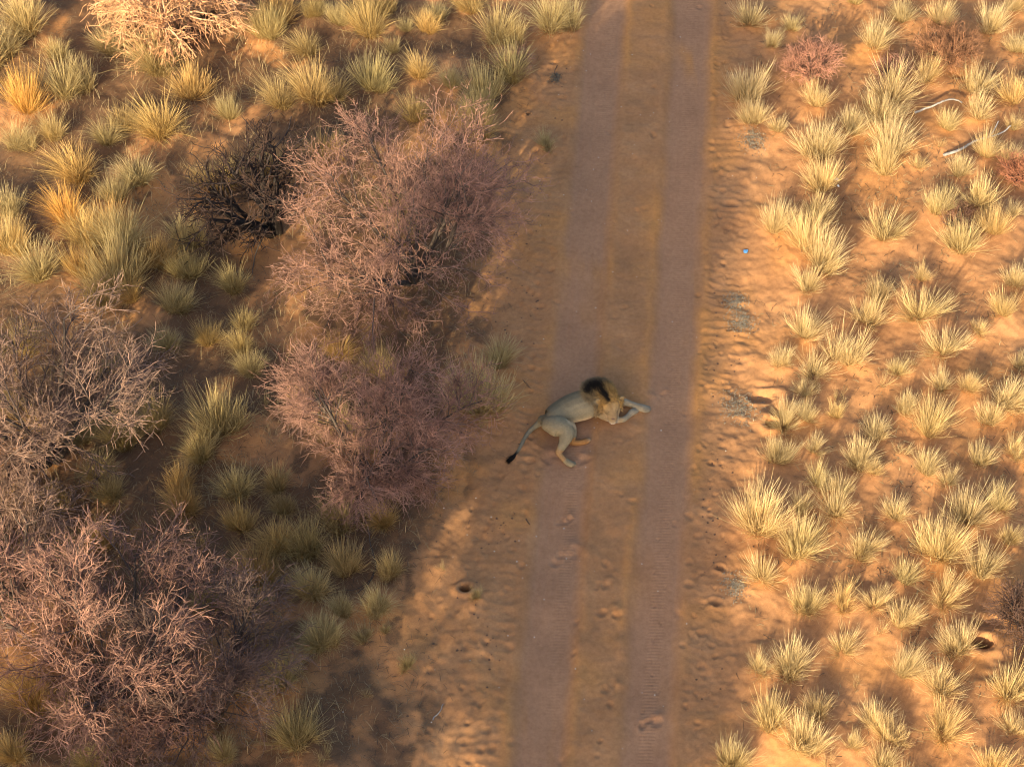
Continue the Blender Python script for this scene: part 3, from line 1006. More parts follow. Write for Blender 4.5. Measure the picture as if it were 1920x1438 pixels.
# ------------------------------------------------------------------ ground litter: fallen stalks and twigs
def litter_mesh(name, pts, lens, rng, cols, width=0.004):
    n = len(pts)
    z = ground_z(pts[:, 0], pts[:, 1])
    a = rng.uniform(0, 2 * math.pi, n)
    d = np.stack([np.cos(a), np.sin(a), rng.normal(0, 0.12, n)], -1)
    s = np.stack([-np.sin(a), np.cos(a), np.zeros(n)], -1) * (width * rng.uniform(0.7, 1.5, n))[:, None]
    c = np.stack([pts[:, 0], pts[:, 1], z + 0.006], -1)
    bend = s * rng.normal(0, 1.6, n)[:, None]
    A, B, C_ = c - d * lens[:, None] * 0.5, c + bend + np.array([0, 0, 0.012]), c + d * lens[:, None] * 0.5
    V = np.stack([A - s, A + s, B + s, B - s, C_ + s * 0.5, C_ - s * 0.5], 1).reshape(-1, 3)
    b_ = np.arange(n)[:, None] * 6
    Q = np.concatenate([b_ + np.array([[0, 1, 2, 3]]), b_ + np.array([[3, 2, 4, 5]])])
    me = mesh_np(name, V, Q)
    attr_col(me, 'tint', np.repeat(cols[rng.integers(0, len(cols), n)] * rng.uniform(0.7, 1.25, (n, 1)), 6, axis=0))
    return me


rl = np.random.default_rng(77)
pp = np.stack([rl.uniform(-9.8, 1.0, 60000), rl.uniform(-7.7, 10.7, 60000)], -1)
u_ = rc(pp[:, 0], pp[:, 1])
dn = smooth(-1.75, -3.2, u_) * smooth(0.34, 0.68, fbm(pp[:, 0] * 0.9 + 2, pp[:, 1] * 0.9 + 40, 4)) * 0.9 + smooth(-2.0, -3.2, u_) * 0.16 + smooth(-1.5, -1.8, u_) * 0.012
pp = pp[rl.random(len(pp)) < dn]
cols_l = np.array([[0.11, 0.072, 0.048], [0.16, 0.11, 0.07], [0.24, 0.165, 0.095], [0.08, 0.056, 0.044], [0.30, 0.21, 0.12]])
tag(obj('plant_litter', litter_mesh('plant_litter', pp, rl.uniform(0.03, 0.16, len(pp)), rl, cols_l, 0.0024), M_LITTER),
    'brown fallen stalks and twigs littering the shaded sand under the bushes', 'litter', None, 'stuff')
pp = np.stack([rl.uniform(2.0, 11.0, 30000), rl.uniform(-7.7, 10.7, 30000)], -1)
u_ = rc(pp[:, 0], pp[:, 1])
dn = smooth(1.75, 2.6, u_) * smooth(0.45, 0.72, fbm(pp[:, 0] * 1.2, pp[:, 1] * 1.2 + 8, 4)) * 0.55 + smooth(1.9, 2.3, u_) * 0.03
pp = pp[rl.random(len(pp)) < dn]
cols_r = np.array([[0.16, 0.10, 0.06], [0.42, 0.32, 0.17], [0.30, 0.21, 0.11], [0.10, 0.065, 0.045]])
tag(obj('dry_stalks', litter_mesh('dry_stalks', pp, rl.uniform(0.04, 0.16, len(pp)), rl, cols_r, 0.0036), M_LITTER),
    'thin broken straw scattered over the sunlit sand between golden tufts', 'litter', None, 'stuff')

# droppings / dark crumbs on the left verge and pale pebbles
def crumbs(name, pts, rad, mat, rng, sq=0.6):
    n = len(pts)
    z = ground_z(pts[:, 0], pts[:, 1])
    base = np.array([[1, 0, 0], [0.3, 0.9, 0.1], [-0.8, 0.5, 0], [-0.7, -0.6, 0.1], [0.4, -0.9, 0], [0.1, 0.05, 1], [0, 0, -0.6]], float)
    f = np.array([[0, 1, 5], [1, 2, 5], [2, 3, 5], [3, 4, 5], [4, 0, 5], [1, 0, 6], [2, 1, 6], [3, 2, 6], [4, 3, 6], [0, 4, 6]])
    a = rng.uniform(0, 6.28, n)
    ca, sa = np.cos(a), np.sin(a)
    b_ = base[None] * rad[:, None, None] * rng.uniform(0.75, 1.25, (n, 7, 1))
    V = np.stack([b_[..., 0] * ca[:, None] - b_[..., 1] * sa[:, None], b_[..., 0] * sa[:, None] + b_[..., 1] * ca[:, None], b_[..., 2] * sq], -1)
    V += np.stack([pts[:, 0], pts[:, 1], z + rad * 0.2], -1)[:, None, :]
    F = (np.arange(n)[:, None, None] * 7 + f[None]).reshape(-1, 3)
    return obj(name, mesh_np(name, V.reshape(-1, 3), None, F, smooth=False), mat)


yy = rl.uniform(-7.5, 10.4, 900)
xx = np.where(rl.random(900) < 0.7, poly_lin(CL, yy) - 0.6 - np.abs(rl.normal(0, 1.0, 900)), poly_lin(CR, yy) + 0.55 + np.abs(rl.normal(0, 0.5, 900)))
pp = np.stack([xx, yy], -1)
keep = fbm(xx * 1.1 + 4, yy * 1.1, 3) > 0.55
tag(crumbs('soil_crumbs', pp[keep], rl.uniform(0.006, 0.022, keep.sum()), mat_noise('dark_crumb', (0.07, 0.042, 0.030), (0.16, 0.09, 0.06), 30), rl, 0.35),
    'dark clods and dry leaf crumbs strewn on the sandy road verges', 'debris', None, 'stuff')
yy = rl.uniform(-7.5, 10.4, 130)
xx = 0.5 * (poly_lin(CL, yy) + poly_lin(CR, yy)) + rl.normal(-0.9, 1.5, 130)
tag(crumbs('pale_pebbles', np.stack([xx, yy], -1), rl.uniform(0.005, 0.012, 130), M_PEB, rl, 0.8), 'tiny white pebbles dotting the sand of the road and verge', 'pebbles', None, 'stuff')

# grey crusts of old dung / matted litter on the right verge
rcz = np.random.default_rng(15)
for i, (px, py, r, lab) in enumerate([(1378, 562, 0.11, 'grey matted litter crust on the sunny verge below the blue scrap'), (1390, 598, 0.13, 'long grey patch of matted litter along the sunny road verge'),
                                       (1387, 762, 0.17, 'largest grey-green litter patch beside the dug bank on the verge'), (1378, 1105, 0.10, 'grey litter patch beside prints on the lower sunny verge'),
                                       (1410, 270, 0.14, 'grey-green matted litter trail at the foot of roadside tufts'), (1040, 150, 0.07, 'dark flat scrap of bark on the shaded sand verge')]):
    p = at(px, py)
    n = int(420 * (r / 0.15))
    q = np.array([p[0], p[1]]) + rcz.normal(0, 1, (n, 2)) * np.array([r * 0.75, r * 1.1]) + np.stack([np.sin(np.arange(n) * 0.05) * r * 0.5, np.zeros(n)], -1)
    cc = np.array([[0.26, 0.21, 0.15], [0.33, 0.27, 0.19], [0.19, 0.15, 0.11], [0.38, 0.30, 0.2]])
    if i == 5:
        cc = cc * 0.5
    tag(obj('litter_patch', litter_mesh('litter_patch', q, rcz.uniform(0.02, 0.06, n), rcz, cc, 0.0045), M_LITTER), lab, 'litter', 'matted litter patches on the verges', 'stuff')

# ------------------------------------------------------------------ fallen branches, sticks and scraps
def spline(pts, n):
    P = np.array(pts, float)
    m = len(P)
    t = np.linspace(0, m - 1, n)
    out_ = []
    for tt in t:
        i = min(int(tt), m - 2)
        f = tt - i
        p0, p1, p2, p3 = P[max(i - 1, 0)], P[i], P[i + 1], P[min(i + 2, m - 1)]
        out_.append(0.5 * ((2 * p1) + (-p0 + p2) * f + (2 * p0 - 5 * p1 + 4 * p2 - p3) * f * f + (-p0 + 3 * p1 - 3 * p2 + p3) * f ** 3))
    return np.array(out_)


def stick(name, label, cat, pts, r0, r1, mat, group=None, limbs=()):
    """pts: (px, py, height above the ground)"""
    w = []
    for px, py, z in pts:
        p = at(px, py, z)
        p[2] = z + gz(p[0], p[1]) + r0 * 0.6
        w.append(p)
    w = np.array(w)
    root = np.array([w[0][0], w[0][1], gz(w[0][0], w[0][1])])
    n = max(8, 4 * len(w))
    P = spline(w - root, n)
    P[1:-1] += RNG.normal(0, 0.006, (n - 2, 3))
    if limbs:
        e = empty(name, root)
        tag(e, label, cat, group)
        obj('limb', tubes_mesh('limb', [(P[None], np.linspace(r0, r1, n)[None], 7)]), mat, e)
        for lp in limbs:
            q = np.array([at(a, b_, z) + np.array([0, 0, r0 * 0.6]) for a, b_, z in lp])
            for v in q:
                v[2] += gz(v[0], v[1])
            Q = spline(q - root, 9)
            obj('side_branch', tubes_mesh('side_branch', [(Q[None], np.linspace(r0 * 0.6, r1 * 0.8, 9)[None], 6)]), mat, e)
    else:
        e = obj(name, tubes_mesh(name, [(P[None], np.linspace(r0, r1, n)[None], 7)]), mat, None, root)
        tag(e, label, cat, group)
    return e


G_ST = 'bleached fallen branches in the grass'
stick('fallen_branch', 'bleached arched fallen branch lying in golden grass, the single one without forks', 'branch', [(1714, 217, 0.01), (1740, 206, 0.10), (1765, 194, 0.16), (1785, 190, 0.14), (1803, 198, 0.08)], 0.022, 0.012, M_DEAD, G_ST)
stick('fallen_branch', 'long forked grey fallen branch lying in golden grass', 'branch', [(1768, 297, 0.01), (1800, 287, 0.03), (1826, 272, 0.06), (1852, 262, 0.07), (1875, 255, 0.10), (1894, 242, 0.16)], 0.028, 0.012, M_DEAD, G_ST,
      limbs=[[(1852, 262, 0.07), (1862, 250, 0.12), (1871, 232, 0.22)]])
stick('stick', 'short curved pale stick lying on the shaded sand verge', 'stick', [(811, 1350, 0.0), (820, 1338, 0.01), (826, 1332, 0.015), (831, 1318, 0.01)], 0.009, 0.005, M_DEAD, 'sticks on the sand verge')
stick('stick', 'tiny dark twig lying beside the wheel track below the lion', 'stick', [(986, 974, 0.0), (990, 980, 0.005), (993, 985, 0.0)], 0.008, 0.005, M_BARK, 'sticks on the sand verge')
stick('stick', 'thin dark twig curved on sand next to the lone verge tuft', 'stick', [(980, 711, 0.0), (988, 718, 0.01), (996, 726, 0.0)], 0.006, 0.003, M_BARK, 'sticks on the sand verge')
stick('stick', 'long thin drooping dead branch hanging down from the rounded bush', 'stick', [(690, 985, 0.25), (697, 1030, 0.12), (705, 1060, 0.05), (695, 1090, 0.02), (668, 1118, 0.02)], 0.010, 0.005, M_BARK, 'sticks on the sand verge',
      limbs=[[(697, 1085, 0.03), (672, 1108, 0.05), (640, 1112, 0.04)], [(702, 1068, 0.04), (690, 1100, 0.03), (676, 1130, 0.02)]])
stick('stick', 'bent dead branch sprawled over sand between shaded tufts', 'stick', [(500, 428, 0.5), (478, 480, 0.25), (470, 520, 0.1), (440, 545, 0.05)], 0.014, 0.007, M_BARK, 'sticks on the sand verge')
stick('stick', 'small dark twig poking from sand next to the golden tuft', 'stick', [(1045, 125, 0.0), (1040, 140, 0.03), (1044, 152, 0.0)], 0.008, 0.004, M_BARK, 'sticks on the sand verge')


def scrap(name, label, px, py, r, mat, seed):
    rng = np.random.default_rng(seed)
    p = at(px, py)
    n = 9
    a = np.linspace(0, 2 * math.pi, n, endpoint=False)
    rr = r * rng.uniform(0.6, 1.2, n)
    z = rng.uniform(0.004, 0.02, n)
    top = np.stack([np.cos(a) * rr, np.sin(a) * rr, z + 0.006], -1)
    bot = top - np.array([0, 0, 0.006])
    V = np.concatenate([top, bot, [[0, 0, 0.022]], [[0, 0, 0.014]]])
    T = []
    for i in range(n):
        j = (i + 1) % n
        T += [[i, j, 2 * n], [n + j, n + i, 2 * n + 1], [i, n + i, n + j], [i, n + j, j]]
    o = obj(name, mesh_np(name, V, None, T, smooth=False), mat, None, (p[0], p[1], gz(p[0], p[1])))
    tag(o, label, 'litter', 'scraps of rubbish')
    return o


scrap('plastic_scrap', 'bright blue scrap lying on the sunny road verge', 1398, 470, 0.045, M_BLUE, 1)
scrap('plastic_scrap', 'crumpled pale scrap at the foot of a golden tuft', 1568, 340, 0.045, M_WHITE, 2)
scrap('plastic_scrap', 'tiny pale scrap below another pale scrap in golden grass', 1571, 352, 0.03, M_WHITE, 3)

# ------------------------------------------------------------------ the lion
def Lp(cx, cy, z):
    return at(920 + cx / 5.647, 680 + cy / 5.647, z)


LROOT = Lp(800, 480, 0.0)
LROOT[2] = gz(LROOT[0], LROOT[1])
_lv, _lq, _loff = [], [], 0


def sweep(ctrl, side=None, sides=16, sub=5):
    """ctrl rows: cx, cy, z, ra, rb : closed tube with round ends; ra lies along 'side', rb across it"""
    global _loff
    C_ = np.array([[*(Lp(c[0], c[1], c[2]) - np.array([LROOT[0], LROOT[1], 0.0])), c[3], c[4] if len(c) > 4 else c[3]] for c in ctrl])
    n = (len(C_) - 1) * sub + 1
    S_ = spline(C_, n)
    P, ra, rb = S_[:, :3], np.maximum(S_[:, 3], 0.008), np.maximum(S_[:, 4], 0.008)
    # rounded caps
    T0 = unit(P[0] - P[1])
    T1 = unit(P[-1] - P[-2])
    caps = [(0.5, 0.866), (0.85, 0.52), (1.0, 0.08)]
    P = np.concatenate([[P[0] + T0 * ra[0] * c for c, _ in caps[::-1]], P, [P[-1] + T1 * ra[-1] * c for c, _ in caps]])
    ra = np.concatenate([[ra[0] * s for _, s in caps[::-1]], ra, [ra[-1] * s for _, s in caps]])
    rb = np.concatenate([[rb[0] * s for _, s in caps[::-1]], rb, [rb[-1] * s for _, s in caps]])
    T = unit(np.gradient(P, axis=0))
    ref = np.array(side if side is not None else (0, 0, 1.0), float)
    A = unit(ref[None] - T * np.sum(ref[None] * T, -1, keepdims=True)) if side is not None else unit(np.cross(T, ref[None]))
    B = np.cross(T, A)
    ang = np.arange(sides) * 2 * math.pi / sides
    V = P[:, None] + A[:, None] * (ra[:, None] * np.cos(ang))[..., None] + B[:, None] * (rb[:, None] * np.sin(ang))[..., None]
    m = len(P)
    b_ = (np.arange(m - 1)[:, None]) * sides + np.arange(sides)[None]
    b2 = (np.arange(m - 1)[:, None]) * sides + (np.arange(sides)[None] + 1) % sides
    Q = np.stack([b_, b2, b2 + sides, b_ + sides], -1).reshape(-1, 4)
    Vf = V.reshape(-1, 3)
    nv = len(Vf)
    Vf = np.concatenate([Vf, [P[0]], [P[-1]]])
    tr_ = []
    for i in range(sides):
        j = (i + 1) % sides
        tr_.append([j, i, nv, nv])
        e = (m - 1) * sides
        tr_.append([e + i, e + j, nv + 1, nv + 1])
    _lv.append(Vf)
    _lq.append((Q + _loff, np.array(tr_)[:, :3] + _loff))
    _loff += len(Vf)


# torso: dorsoventral half depth first, then half thickness (it lies on its flank)
sweep([(555, 590, .19, .09, .08), (630, 590, .20, .165, .165), (735, 520, .195, .205, .175), (860, 465, .205, .245, .195), (985, 425, .215, .255, .205),
       (1085, 385, .215, .225, .20), (1165, 345, .22, .165, .165), (1225, 345, .25, .13, .13)])
# neck under the mane
sweep([(1080, 350, .22, .19, .17), (1170, 320, .26, .19, .17), (1240, 350, .29, .15, .14)])
# head: from the back of the skull down to the muzzle, lateral half width first
LAT = unit(Lp(1390, 360, .3) - Lp(1150, 395, .3))
sweep([(1246, 350, .34, .135, .11), (1262, 405, .335, .158, .13), (1274, 460, .285, .138, .118), (1284, 512, .22, .090, .095), (1292, 555, .15, .080, .085), (1297, 588, .095, .066, .068)], side=LAT)
# cheeks and chin
sweep([(1215, 480, .22, .07, .07), (1240, 540, .12, .06, .06)])
sweep([(1335, 470, .22, .065, .065), (1320, 540, .12, .055, .055)])
sweep([(1290, 600, .06, .055, .045), (1302, 604, .055, .045, .04)], side=LAT)
# ears
for (ex, ey, ez, sgn) in ((1145, 385, .36, -1), (1385, 358, .35, 1)):
    sweep([(ex - sgn * 14, ey + 14, ez - .035, .05, .032), (ex, ey, ez + .01, .055, .026), (ex + sgn * 8, ey - 12, ez + .045, .036, .018)], side=LAT, sides=12)
# far foreleg, stretched out
sweep([(1215, 400, .18, .13, .13), (1310, 395, .15, .09, .09), (1400, 393, .115, .064, .065), (1490, 420, .085, .048, .05), (1555, 445, .07, .055, .055), (1600, 458, .065, .066, .055), (1645, 470, .05, .068, .045), (1664, 474, .045, .05, .035)])
for tx, ty in ((1672, 452), (1680, 470), (1672, 490), (1650, 497)):
    sweep([(tx - 18, ty - 2, .045, .026), (tx + 6, ty, .032, .023)], sides=10, sub=3)
# near foreleg, wrist bent
sweep([(1150, 470, .17, .13, .12), (1240, 545, .12, .09, .08), (1340, 585, .075, .05, .055), (1410, 577, .06, .046, .048), (1458, 540, .055, .043, .045), (1500, 503, .06, .058, .05), (1533, 490, .048, .055, .042)])
for tx, ty in ((1548, 474), (1558, 488), (1552, 504)):
    sweep([(tx - 18, ty + 2, .045, .024), (tx - 2, ty, .035, .022)], sides=10, sub=3)
# upper hind leg: haunch, stifle, shank, hock, paw
sweep([(640, 625, .25, .16, .12), (715, 655, .27, .185, .125), (775, 690, .27, .165, .12), (800, 750, .25, .12, .10), (778, 820, .215, .085, .08), (745, 885, .175, .062, .06), (722, 925, .14, .052, .052),
       (742, 965, .11, .044, .044), (785, 1010, .075, .045, .045), (825, 1040, .06, .056, .05), (855, 1052, .05, .052, .042)])
for tx, ty in ((885, 1040), (890, 1054), (878, 1064)):
    sweep([(tx - 18, ty - 2, .04, .023), (tx + 5, ty + 1, .03, .020)], sides=10, sub=3)
sweep([(715, 905, .15, .04, .04), (712, 922, .14, .035, .035)], sides=10)
# lower hind leg
sweep([(700, 640, .14, .15, .12), (810, 640, .12, .115, .10), (862, 680, .10, .075, .07), (874, 740, .08, .056, .055), (868, 795, .065, .048, .048), (862, 822, .055, .048, .045), (915, 828, .05, .045, .042), (970, 822, .05, .045, .042), (1015, 806, .045, .052, .042), (1035, 798, .04, .045, .036)])
for tx, ty in ((1048, 784), (1056, 794), (1050, 806)):
    sweep([(tx - 20, ty + 3, .035, .021), (tx - 4, ty, .03, .019)], sides=10, sub=3)
# tail
sweep([(570, 590, .20, .075), (525, 615, .15, .056), (470, 655, .085, .042), (405, 715, .05, .036), (350, 800, .038, .032), (310, 880, .034, .028), (270, 945, .034, .027), (245, 975, .036, .033), (215, 1005, .038, .038), (190, 1028, .032, .022)])

lv = np.concatenate(_lv)
qs = np.concatenate([q for q, _ in _lq])
ts = np.concatenate([t for _, t in _lq])
raw = mesh_np('lion_raw', lv, qs, ts)
tmp = bpy.data.objects.new('lion_raw', raw)
COL.objects.link(tmp)
md = tmp.modifiers.new('r', 'REMESH')
md.mode = 'VOXEL'
md.voxel_size = 0.0095
md.use_smooth_shade = True
sm = tmp.modifiers.new('s', 'SMOOTH')
sm.factor = 0.5
sm.iterations = 2
dg = bpy.context.evaluated_depsgraph_get()
body_me = bpy.data.meshes.new_from_object(tmp.evaluated_get(dg))
bpy.data.objects.remove(tmp)
body_me.name = 'lion_body'
nv = len(body_me.vertices)
co = np.empty(nv * 3, np.float32)
body_me.vertices.foreach_get('co', co)
co = co.reshape(-1, 3).astype(float)
nr = np.empty(nv * 3, np.float32)
body_me.vertices.foreach_get('normal', nr)
nr = nr.reshape(-1, 3).astype(float)


def crop_xy(wpts):
    """world (relative to the lion) -> position in the enlarged view used for measuring"""
    r = wpts + np.array([LROOT[0], LROOT[1], 0.0]) - CAM
    dz = r @ FWD
    return np.stack([(960 + F_PX * r[:, 0] / dz - 920) * 5.647, (719 - F_PX * (r @ UPV) / dz - 680) * 5.647], -1)


def skin_at(cx, cy):
    """point on the visible skin under a spot of the enlarged view"""
    d2 = np.sum((cxy - np.array([cx, cy])) ** 2, -1)
    cand = np.argsort(d2)[:60]
    depth = (co[cand] + np.array([LROOT[0], LROOT[1], 0.0]) - CAM) @ FWD
    return co[cand[np.argmin(depth)]] - nr[cand[np.argmin(depth)]] * 0.004


def near(pts, c, rad):
    q = np.asarray(c)
    return np.exp(-np.sum((pts - q[None]) ** 2, -1) / rad ** 2)


def L0(cx, cy, z):
    return Lp(cx, cy, z) - np.array([LROOT[0], LROOT[1], 0.0])


TAWNY = np.array([0.262, 0.208, 0.128])
DORSAL = np.array([0.135, 0.106, 0.066])
BELLY = np.array([0.56, 0.40, 0.235])
PALE = np.array([0.275, 0.228, 0.160])
BLOND = np.array([0.44, 0.255, 0.085])
BLACK = np.array([0.016, 0.012, 0.010])
WHITE = np.array([0.62, 0.59, 0.54])
ORANGE = np.array([0.36, 0.17, 0.058])
FACE = np.array([0.295, 0.205, 0.112])


def lerp(c, k, w_):
    return c * (1 - w_[:, None]) + k[None] * w_[:, None]


def dist_path(pts, path):
    d = np.full(len(pts), 9.0)
    for a_, b_ in zip(path[:-1], path[1:]):
        ab = b_ - a_
        t = np.clip(((pts - a_) @ ab) / (ab @ ab), 0, 1)
        d = np.minimum(d, np.linalg.norm(pts - a_ - t[:, None] * ab, axis=-1))
    return d


colv = np.tile(TAWNY, (nv, 1))
back = [L0(560, 560, .25), L0(660, 440, .28), L0(800, 340, .30), L0(980, 265, .32), L0(1100, 230, .34)]
colv = lerp(colv, DORSAL, smooth(0.30, 0.03, dist_path(co, back)) * 0.9)
cxy = crop_xy(co)
belly = [skin_at(855, 605), skin_at(900, 630), skin_at(965, 622), skin_at(1040, 580)]
colv = lerp(colv, BELLY, smooth(0.10, 0.03, dist_path(co, belly)) * 0.9)
fore1 = [L0(1430, 410, .09), L0(1560, 445, .07), L0(1680, 475, .04)]
fore2 = [L0(1370, 575, .08), L0(1440, 550, .07), L0(1560, 485, .05)]
hind1 = [L0(735, 920, .15), L0(790, 1010, .08), L0(890, 1055, .04)]
hind2 = [L0(850, 822, .05), L0(960, 822, .05), L0(1055, 795, .04)]
for pth in (fore1, fore2):
    colv = lerp(colv, PALE, smooth(0.12, 0.06, dist_path(co, pth)))
colv = lerp(colv, PALE * np.array([0.95, 0.9, 0.78]), smooth(0.10, 0.05, dist_path(co, hind1)) * 0.8)
colv = lerp(colv, ORANGE, smooth(0.085, 0.055, dist_path(co, [L0(715, 905, .14), L0(730, 935, .13), L0(760, 985, .1)])) * 0.6)
colv = lerp(colv, ORANGE, smooth(0.085, 0.06, dist_path(co, hind2)))
colv = lerp(colv, PALE, near(co, L0(1045, 792, .05), 0.05) * 0.7)
tailp = [L0(525, 615, .15), L0(405, 715, .05), L0(310, 880, .034), L0(190, 1028, .032)]
colv = lerp(colv, np.array([0.20, 0.175, 0.125]), smooth(0.07, 0.05, dist_path(co, tailp[:3])) * 0.7)
colv = lerp(colv, BLACK, smooth(0.30, 0.16, np.linalg.norm(co - L0(190, 1028, .032), axis=-1)))
headp = [L0(1262, 400, .36), L0(1278, 480, .30), L0(1295, 560, .15)]
colv = lerp(colv, FACE, smooth(0.20, 0.14, dist_path(co, headp)))
colv = lerp(colv, np.array([0.20, 0.125, 0.06]), smooth(0.035, 0.012, dist_path(co, [L0(1268, 395, .43), L0(1276, 450, .38), L0(1284, 500, .29)])) * 0.8)
colv = lerp(colv, np.array([0.27, 0.18, 0.10]), smooth(0.06, 0.02, dist_path(co, [L0(1286, 490, .30), L0(1296, 560, .21)])) * 0.75)
# fur marks: eye rims, paler patches below the eyes, blond brow
for ex_, ey_, ez_ in ((1243, 505, .27), (1320, 492, .27)):
    colv = lerp(colv, np.array([0.045, 0.03, 0.02]), near(co, L0(ex_, ey_, ez_), 0.036) * 0.95)
    colv = lerp(colv, np.array([0.40, 0.30, 0.19]), near(co, L0(ex_ - 4, ey_ + 34, ez_ - .05), 0.035) * 0.6)
colv = lerp(colv, BLOND, near(co, L0(1215, 425, .39), 0.07) * 0.8)
colv = lerp(colv, BLOND, near(co, L0(1325, 410, .38), 0.07) * 0.8)
colv = lerp(colv, WHITE, near(co, L0(1297, 604, .06), 0.062))
colv = lerp(colv, WHITE, near(co, L0(1262, 585, .09), 0.04) * 0.5)
colv = lerp(colv, WHITE, near(co, L0(1335, 570, .09), 0.035) * 0.4)
for e_ in (L0(1145, 385, .36), L0(1385, 358, .35)):
    colv = lerp(colv, BLOND * 0.8, near(co, e_, 0.05))
# creases: armpit and flank fold stay geometry; fur mottling
colv *= (0.80 + 0.40 * fbm(co[:, 0] * 14, co[:, 1] * 14 + co[:, 2] * 9, 4))[:, None]
attr_col(body_me, 'tint', np.clip(colv, 0.005, 0.9))
body_me.materials.clear()
lion = empty('lion', LROOT)
tag(lion, 'male lion with dark mane lying on its side across the left wheel track', 'lion')
obj('body', body_me, M_FUR, lion)

# mane: strands rooted on the skin of the neck, nape, cheeks and chest
rh = np.random.default_rng(44)
cxy = crop_xy(co)
neckc = [L0(1060, 340, .24), L0(1150, 310, .27), L0(1240, 340, .30)]
dn_ = dist_path(co, neckc)
head_ax0, head_ax1 = L0(1258, 385, .33), L0(1297, 575, .10)
ax = unit(head_ax1 - head_ax0)
th = (co - head_ax0) @ ax                      # distance along the face, 0 at the forehead
w_m = smooth(0.34, 0.20, dn_) * smooth(0.06, -0.03, th)
w_m *= smooth(985, 1060, cxy[:, 0] + 0.12 * (cxy[:, 1] - 250) + 60 * (fbm(co[:, 0] * 9, co[:, 1] * 9, 2) - 0.5))
# cheek ruff beside the face
hd = (co - head_ax0) - th[:, None] * ax
lat = hd @ LAT
w_c = smooth(0.120, 0.150, np.abs(lat)) * smooth(-0.10, 0.0, th) * smooth(0.20, 0.10, th) * (np.linalg.norm(hd, axis=-1) < 0.26)
w_tot = np.clip(w_m + w_c, 0, 1) * (co[:, 2] > 0.03)
legs_d = np.minimum(dist_path(co, fore1), dist_path(co, fore2))
w_tot *= legs_d > 0.09
for e_ in (L0(1145, 385, .37), L0(1385, 358, .36)):
    w_tot *= np.linalg.norm(co - e_, axis=-1) > 0.07
prob = w_tot / w_tot.sum()
nh = 16000
idx = rh.choice(nv, nh, p=prob)
p0 = co[idx] + rh.normal(0, 0.006, (nh, 3))
n0 = nr[idx]
back_dir = unit(L0(1040, 330, .25) - L0(1262, 400, .33))
isc = w_c[idx] > w_m[idx]
away = -ax[None] * 1.0
sidew = np.sign(lat[idx])[:, None] * LAT[None]
flow = np.where(isc[:, None], unit(sidew * 0.9 + ax[None] * 0.55 + np.array([0, 0, -0.35])), unit(back_dir[None] * 0.9 - ax[None] * 0.35 + n0 * 0.3))
flow = unit(flow + rh.normal(0, 0.28, (nh, 3)))
lnh = np.where(isc, rh.uniform(0.04, 0.085, nh), rh.uniform(0.07, 0.15, nh)) * (0.45 + 0.55 * smooth(-0.02, -0.16, th[idx]) + 0.3 * isc)
m_ = 4
pts = [p0 - n0 * 0.004]
d_ = unit(n0 * 0.55 + flow * 0.8)
for i in range(m_ - 1):
    pts.append(pts[-1] + d_ * (lnh / (m_ - 1))[:, None])
    d_ = unit(d_ + flow * 0.45 + np.array([0, 0, -0.28]) + rh.normal(0, 0.16, (nh, 3)))
HP = np.stack(pts, 1)
HP[:, :, 2] = np.maximum(HP[:, :, 2], 0.012)
sd = unit(np.cross(flow, rh.normal(0, 1, (nh, 3))))
wdt = rh.uniform(0.0018, 0.0036, nh)[:, None] * np.array([[1.0, 1.0, 0.8, 0.25]])
V = np.stack([HP - sd[:, None] * wdt[..., None], HP + sd[:, None] * wdt[..., None]], 2).reshape(-1, 3)
b_ = (np.arange(nh)[:, None] * m_ + np.arange(m_ - 1)[None]) * 2
Q = np.stack([b_, b_ + 1, b_ + 3, b_ + 2], -1).reshape(-1, 4)
mane_me = mesh_np('mane', V, Q)
ch = crop_xy(p0)
crest = [(1060, 300), (1110, 265), (1170, 255), (1215, 285), (1245, 330), (1262, 385)]
cw = np.full(nh, 999.0)
for (a0, a1), (b0, b1) in zip(crest[:-1], crest[1:]):
    A_, B_ = np.array([a0, a1], float), np.array([b0, b1], float)
    ab = B_ - A_
    t = np.clip(((ch - A_) @ ab) / (ab @ ab), 0, 1)
    wloc = 1.0
    cw = np.minimum(cw, np.linalg.norm(ch - A_ - t[:, None] * ab, axis=-1))
width = 46 - 28 * smooth(1190, 1262, ch[:, 0])
blackw = smooth(1.25, 0.75, cw / width + rh.normal(0, 0.12, nh))
hc = np.tile(BLOND, (nh, 1)) * rh.uniform(0.7, 1.25, (nh, 1))
hc = lerp(hc, np.array([0.20, 0.155, 0.095]), smooth(1190, 1090, ch[:, 0] + rh.normal(0, 20, nh)) * 0.8)
hc = lerp(hc, np.array([0.15, 0.115, 0.075]), smooth(275, 235, ch[:, 1] + rh.normal(0, 12, nh)) * 0.8)
hc = lerp(hc, BLACK, blackw)
hc = lerp(hc, FACE * 1.05, isc * smooth(420, 520, ch[:, 1]) * 0.75)
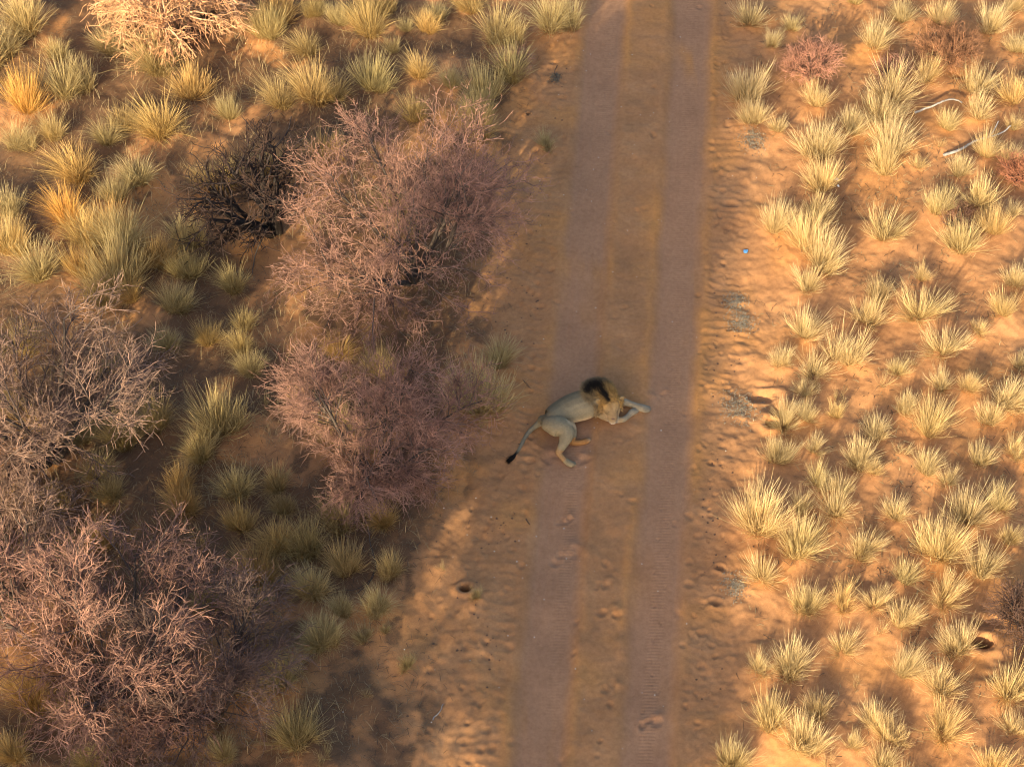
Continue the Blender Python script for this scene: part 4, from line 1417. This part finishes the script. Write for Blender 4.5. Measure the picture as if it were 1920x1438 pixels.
attr_col(mane_me, 'tint', np.clip(np.repeat(hc, m_ * 2, axis=0), 0.005, 0.9))
mane = obj('mane', mane_me, M_HAIR, lion)
mane['label'] = 'blond mane with a black crest along the nape'
mane['kind'] = 'stuff'

# tail tuft strands
nt_ = 500
tt = rh.random(nt_)
tp = spline([L0(245, 975, .036), L0(215, 1005, .038), L0(190, 1028, .032)], 30)
tb = tp[(tt * 25).astype(int)]
td_ = unit(unit(tp[-1] - tp[0])[None] + rh.normal(0, 0.35, (nt_, 3)))
e1 = tb + rh.normal(0, 0.014, (nt_, 3))
e2 = e1 + td_ * rh.uniform(0.04, 0.09, nt_)[:, None]
e1[:, 2] = np.maximum(e1[:, 2], 0.01)
e2[:, 2] = np.maximum(e2[:, 2], 0.008)
tm = tubes_mesh('tail_tuft', [(np.stack([e1, e2], 1), np.tile([[0.004, 0.001]], (nt_, 1)), 3)])
attr_col(tm, 'tint', np.tile(BLACK, (len(tm.vertices), 1)))
tto = obj('tail_tuft', tm, M_HAIR, lion)
tto['label'] = 'black tail tuft'
tto['kind'] = 'stuff'


def blob(name, pos, r, mat, sq=(1, 1, 1)):
    th_ = np.linspace(0, math.pi, 9)
    ph_ = np.linspace(0, 2 * math.pi, 14, endpoint=False)
    Vv = np.stack([np.outer(np.sin(th_), np.cos(ph_)) * sq[0], np.outer(np.sin(th_), np.sin(ph_)) * sq[1], np.outer(np.cos(th_), np.ones(14)) * sq[2]], -1).reshape(-1, 3) * r
    Qq = []
    for i in range(8):
        for j in range(14):
            Qq.append([i * 14 + j, (i + 1) * 14 + j, (i + 1) * 14 + (j + 1) % 14, i * 14 + (j + 1) % 14])
    o = obj(name, mesh_np(name, Vv, Qq), mat, lion, pos)
    return o


blob('eye', skin_at(1248, 512), 0.009, M_EYE, (1.5, 0.7, 0.7))
blob('eye', skin_at(1322, 500), 0.009, M_EYE, (1.5, 0.7, 0.7))
blob('nose', skin_at(1298, 590), 0.020, M_NOSE, (1.3, 0.8, 0.8))
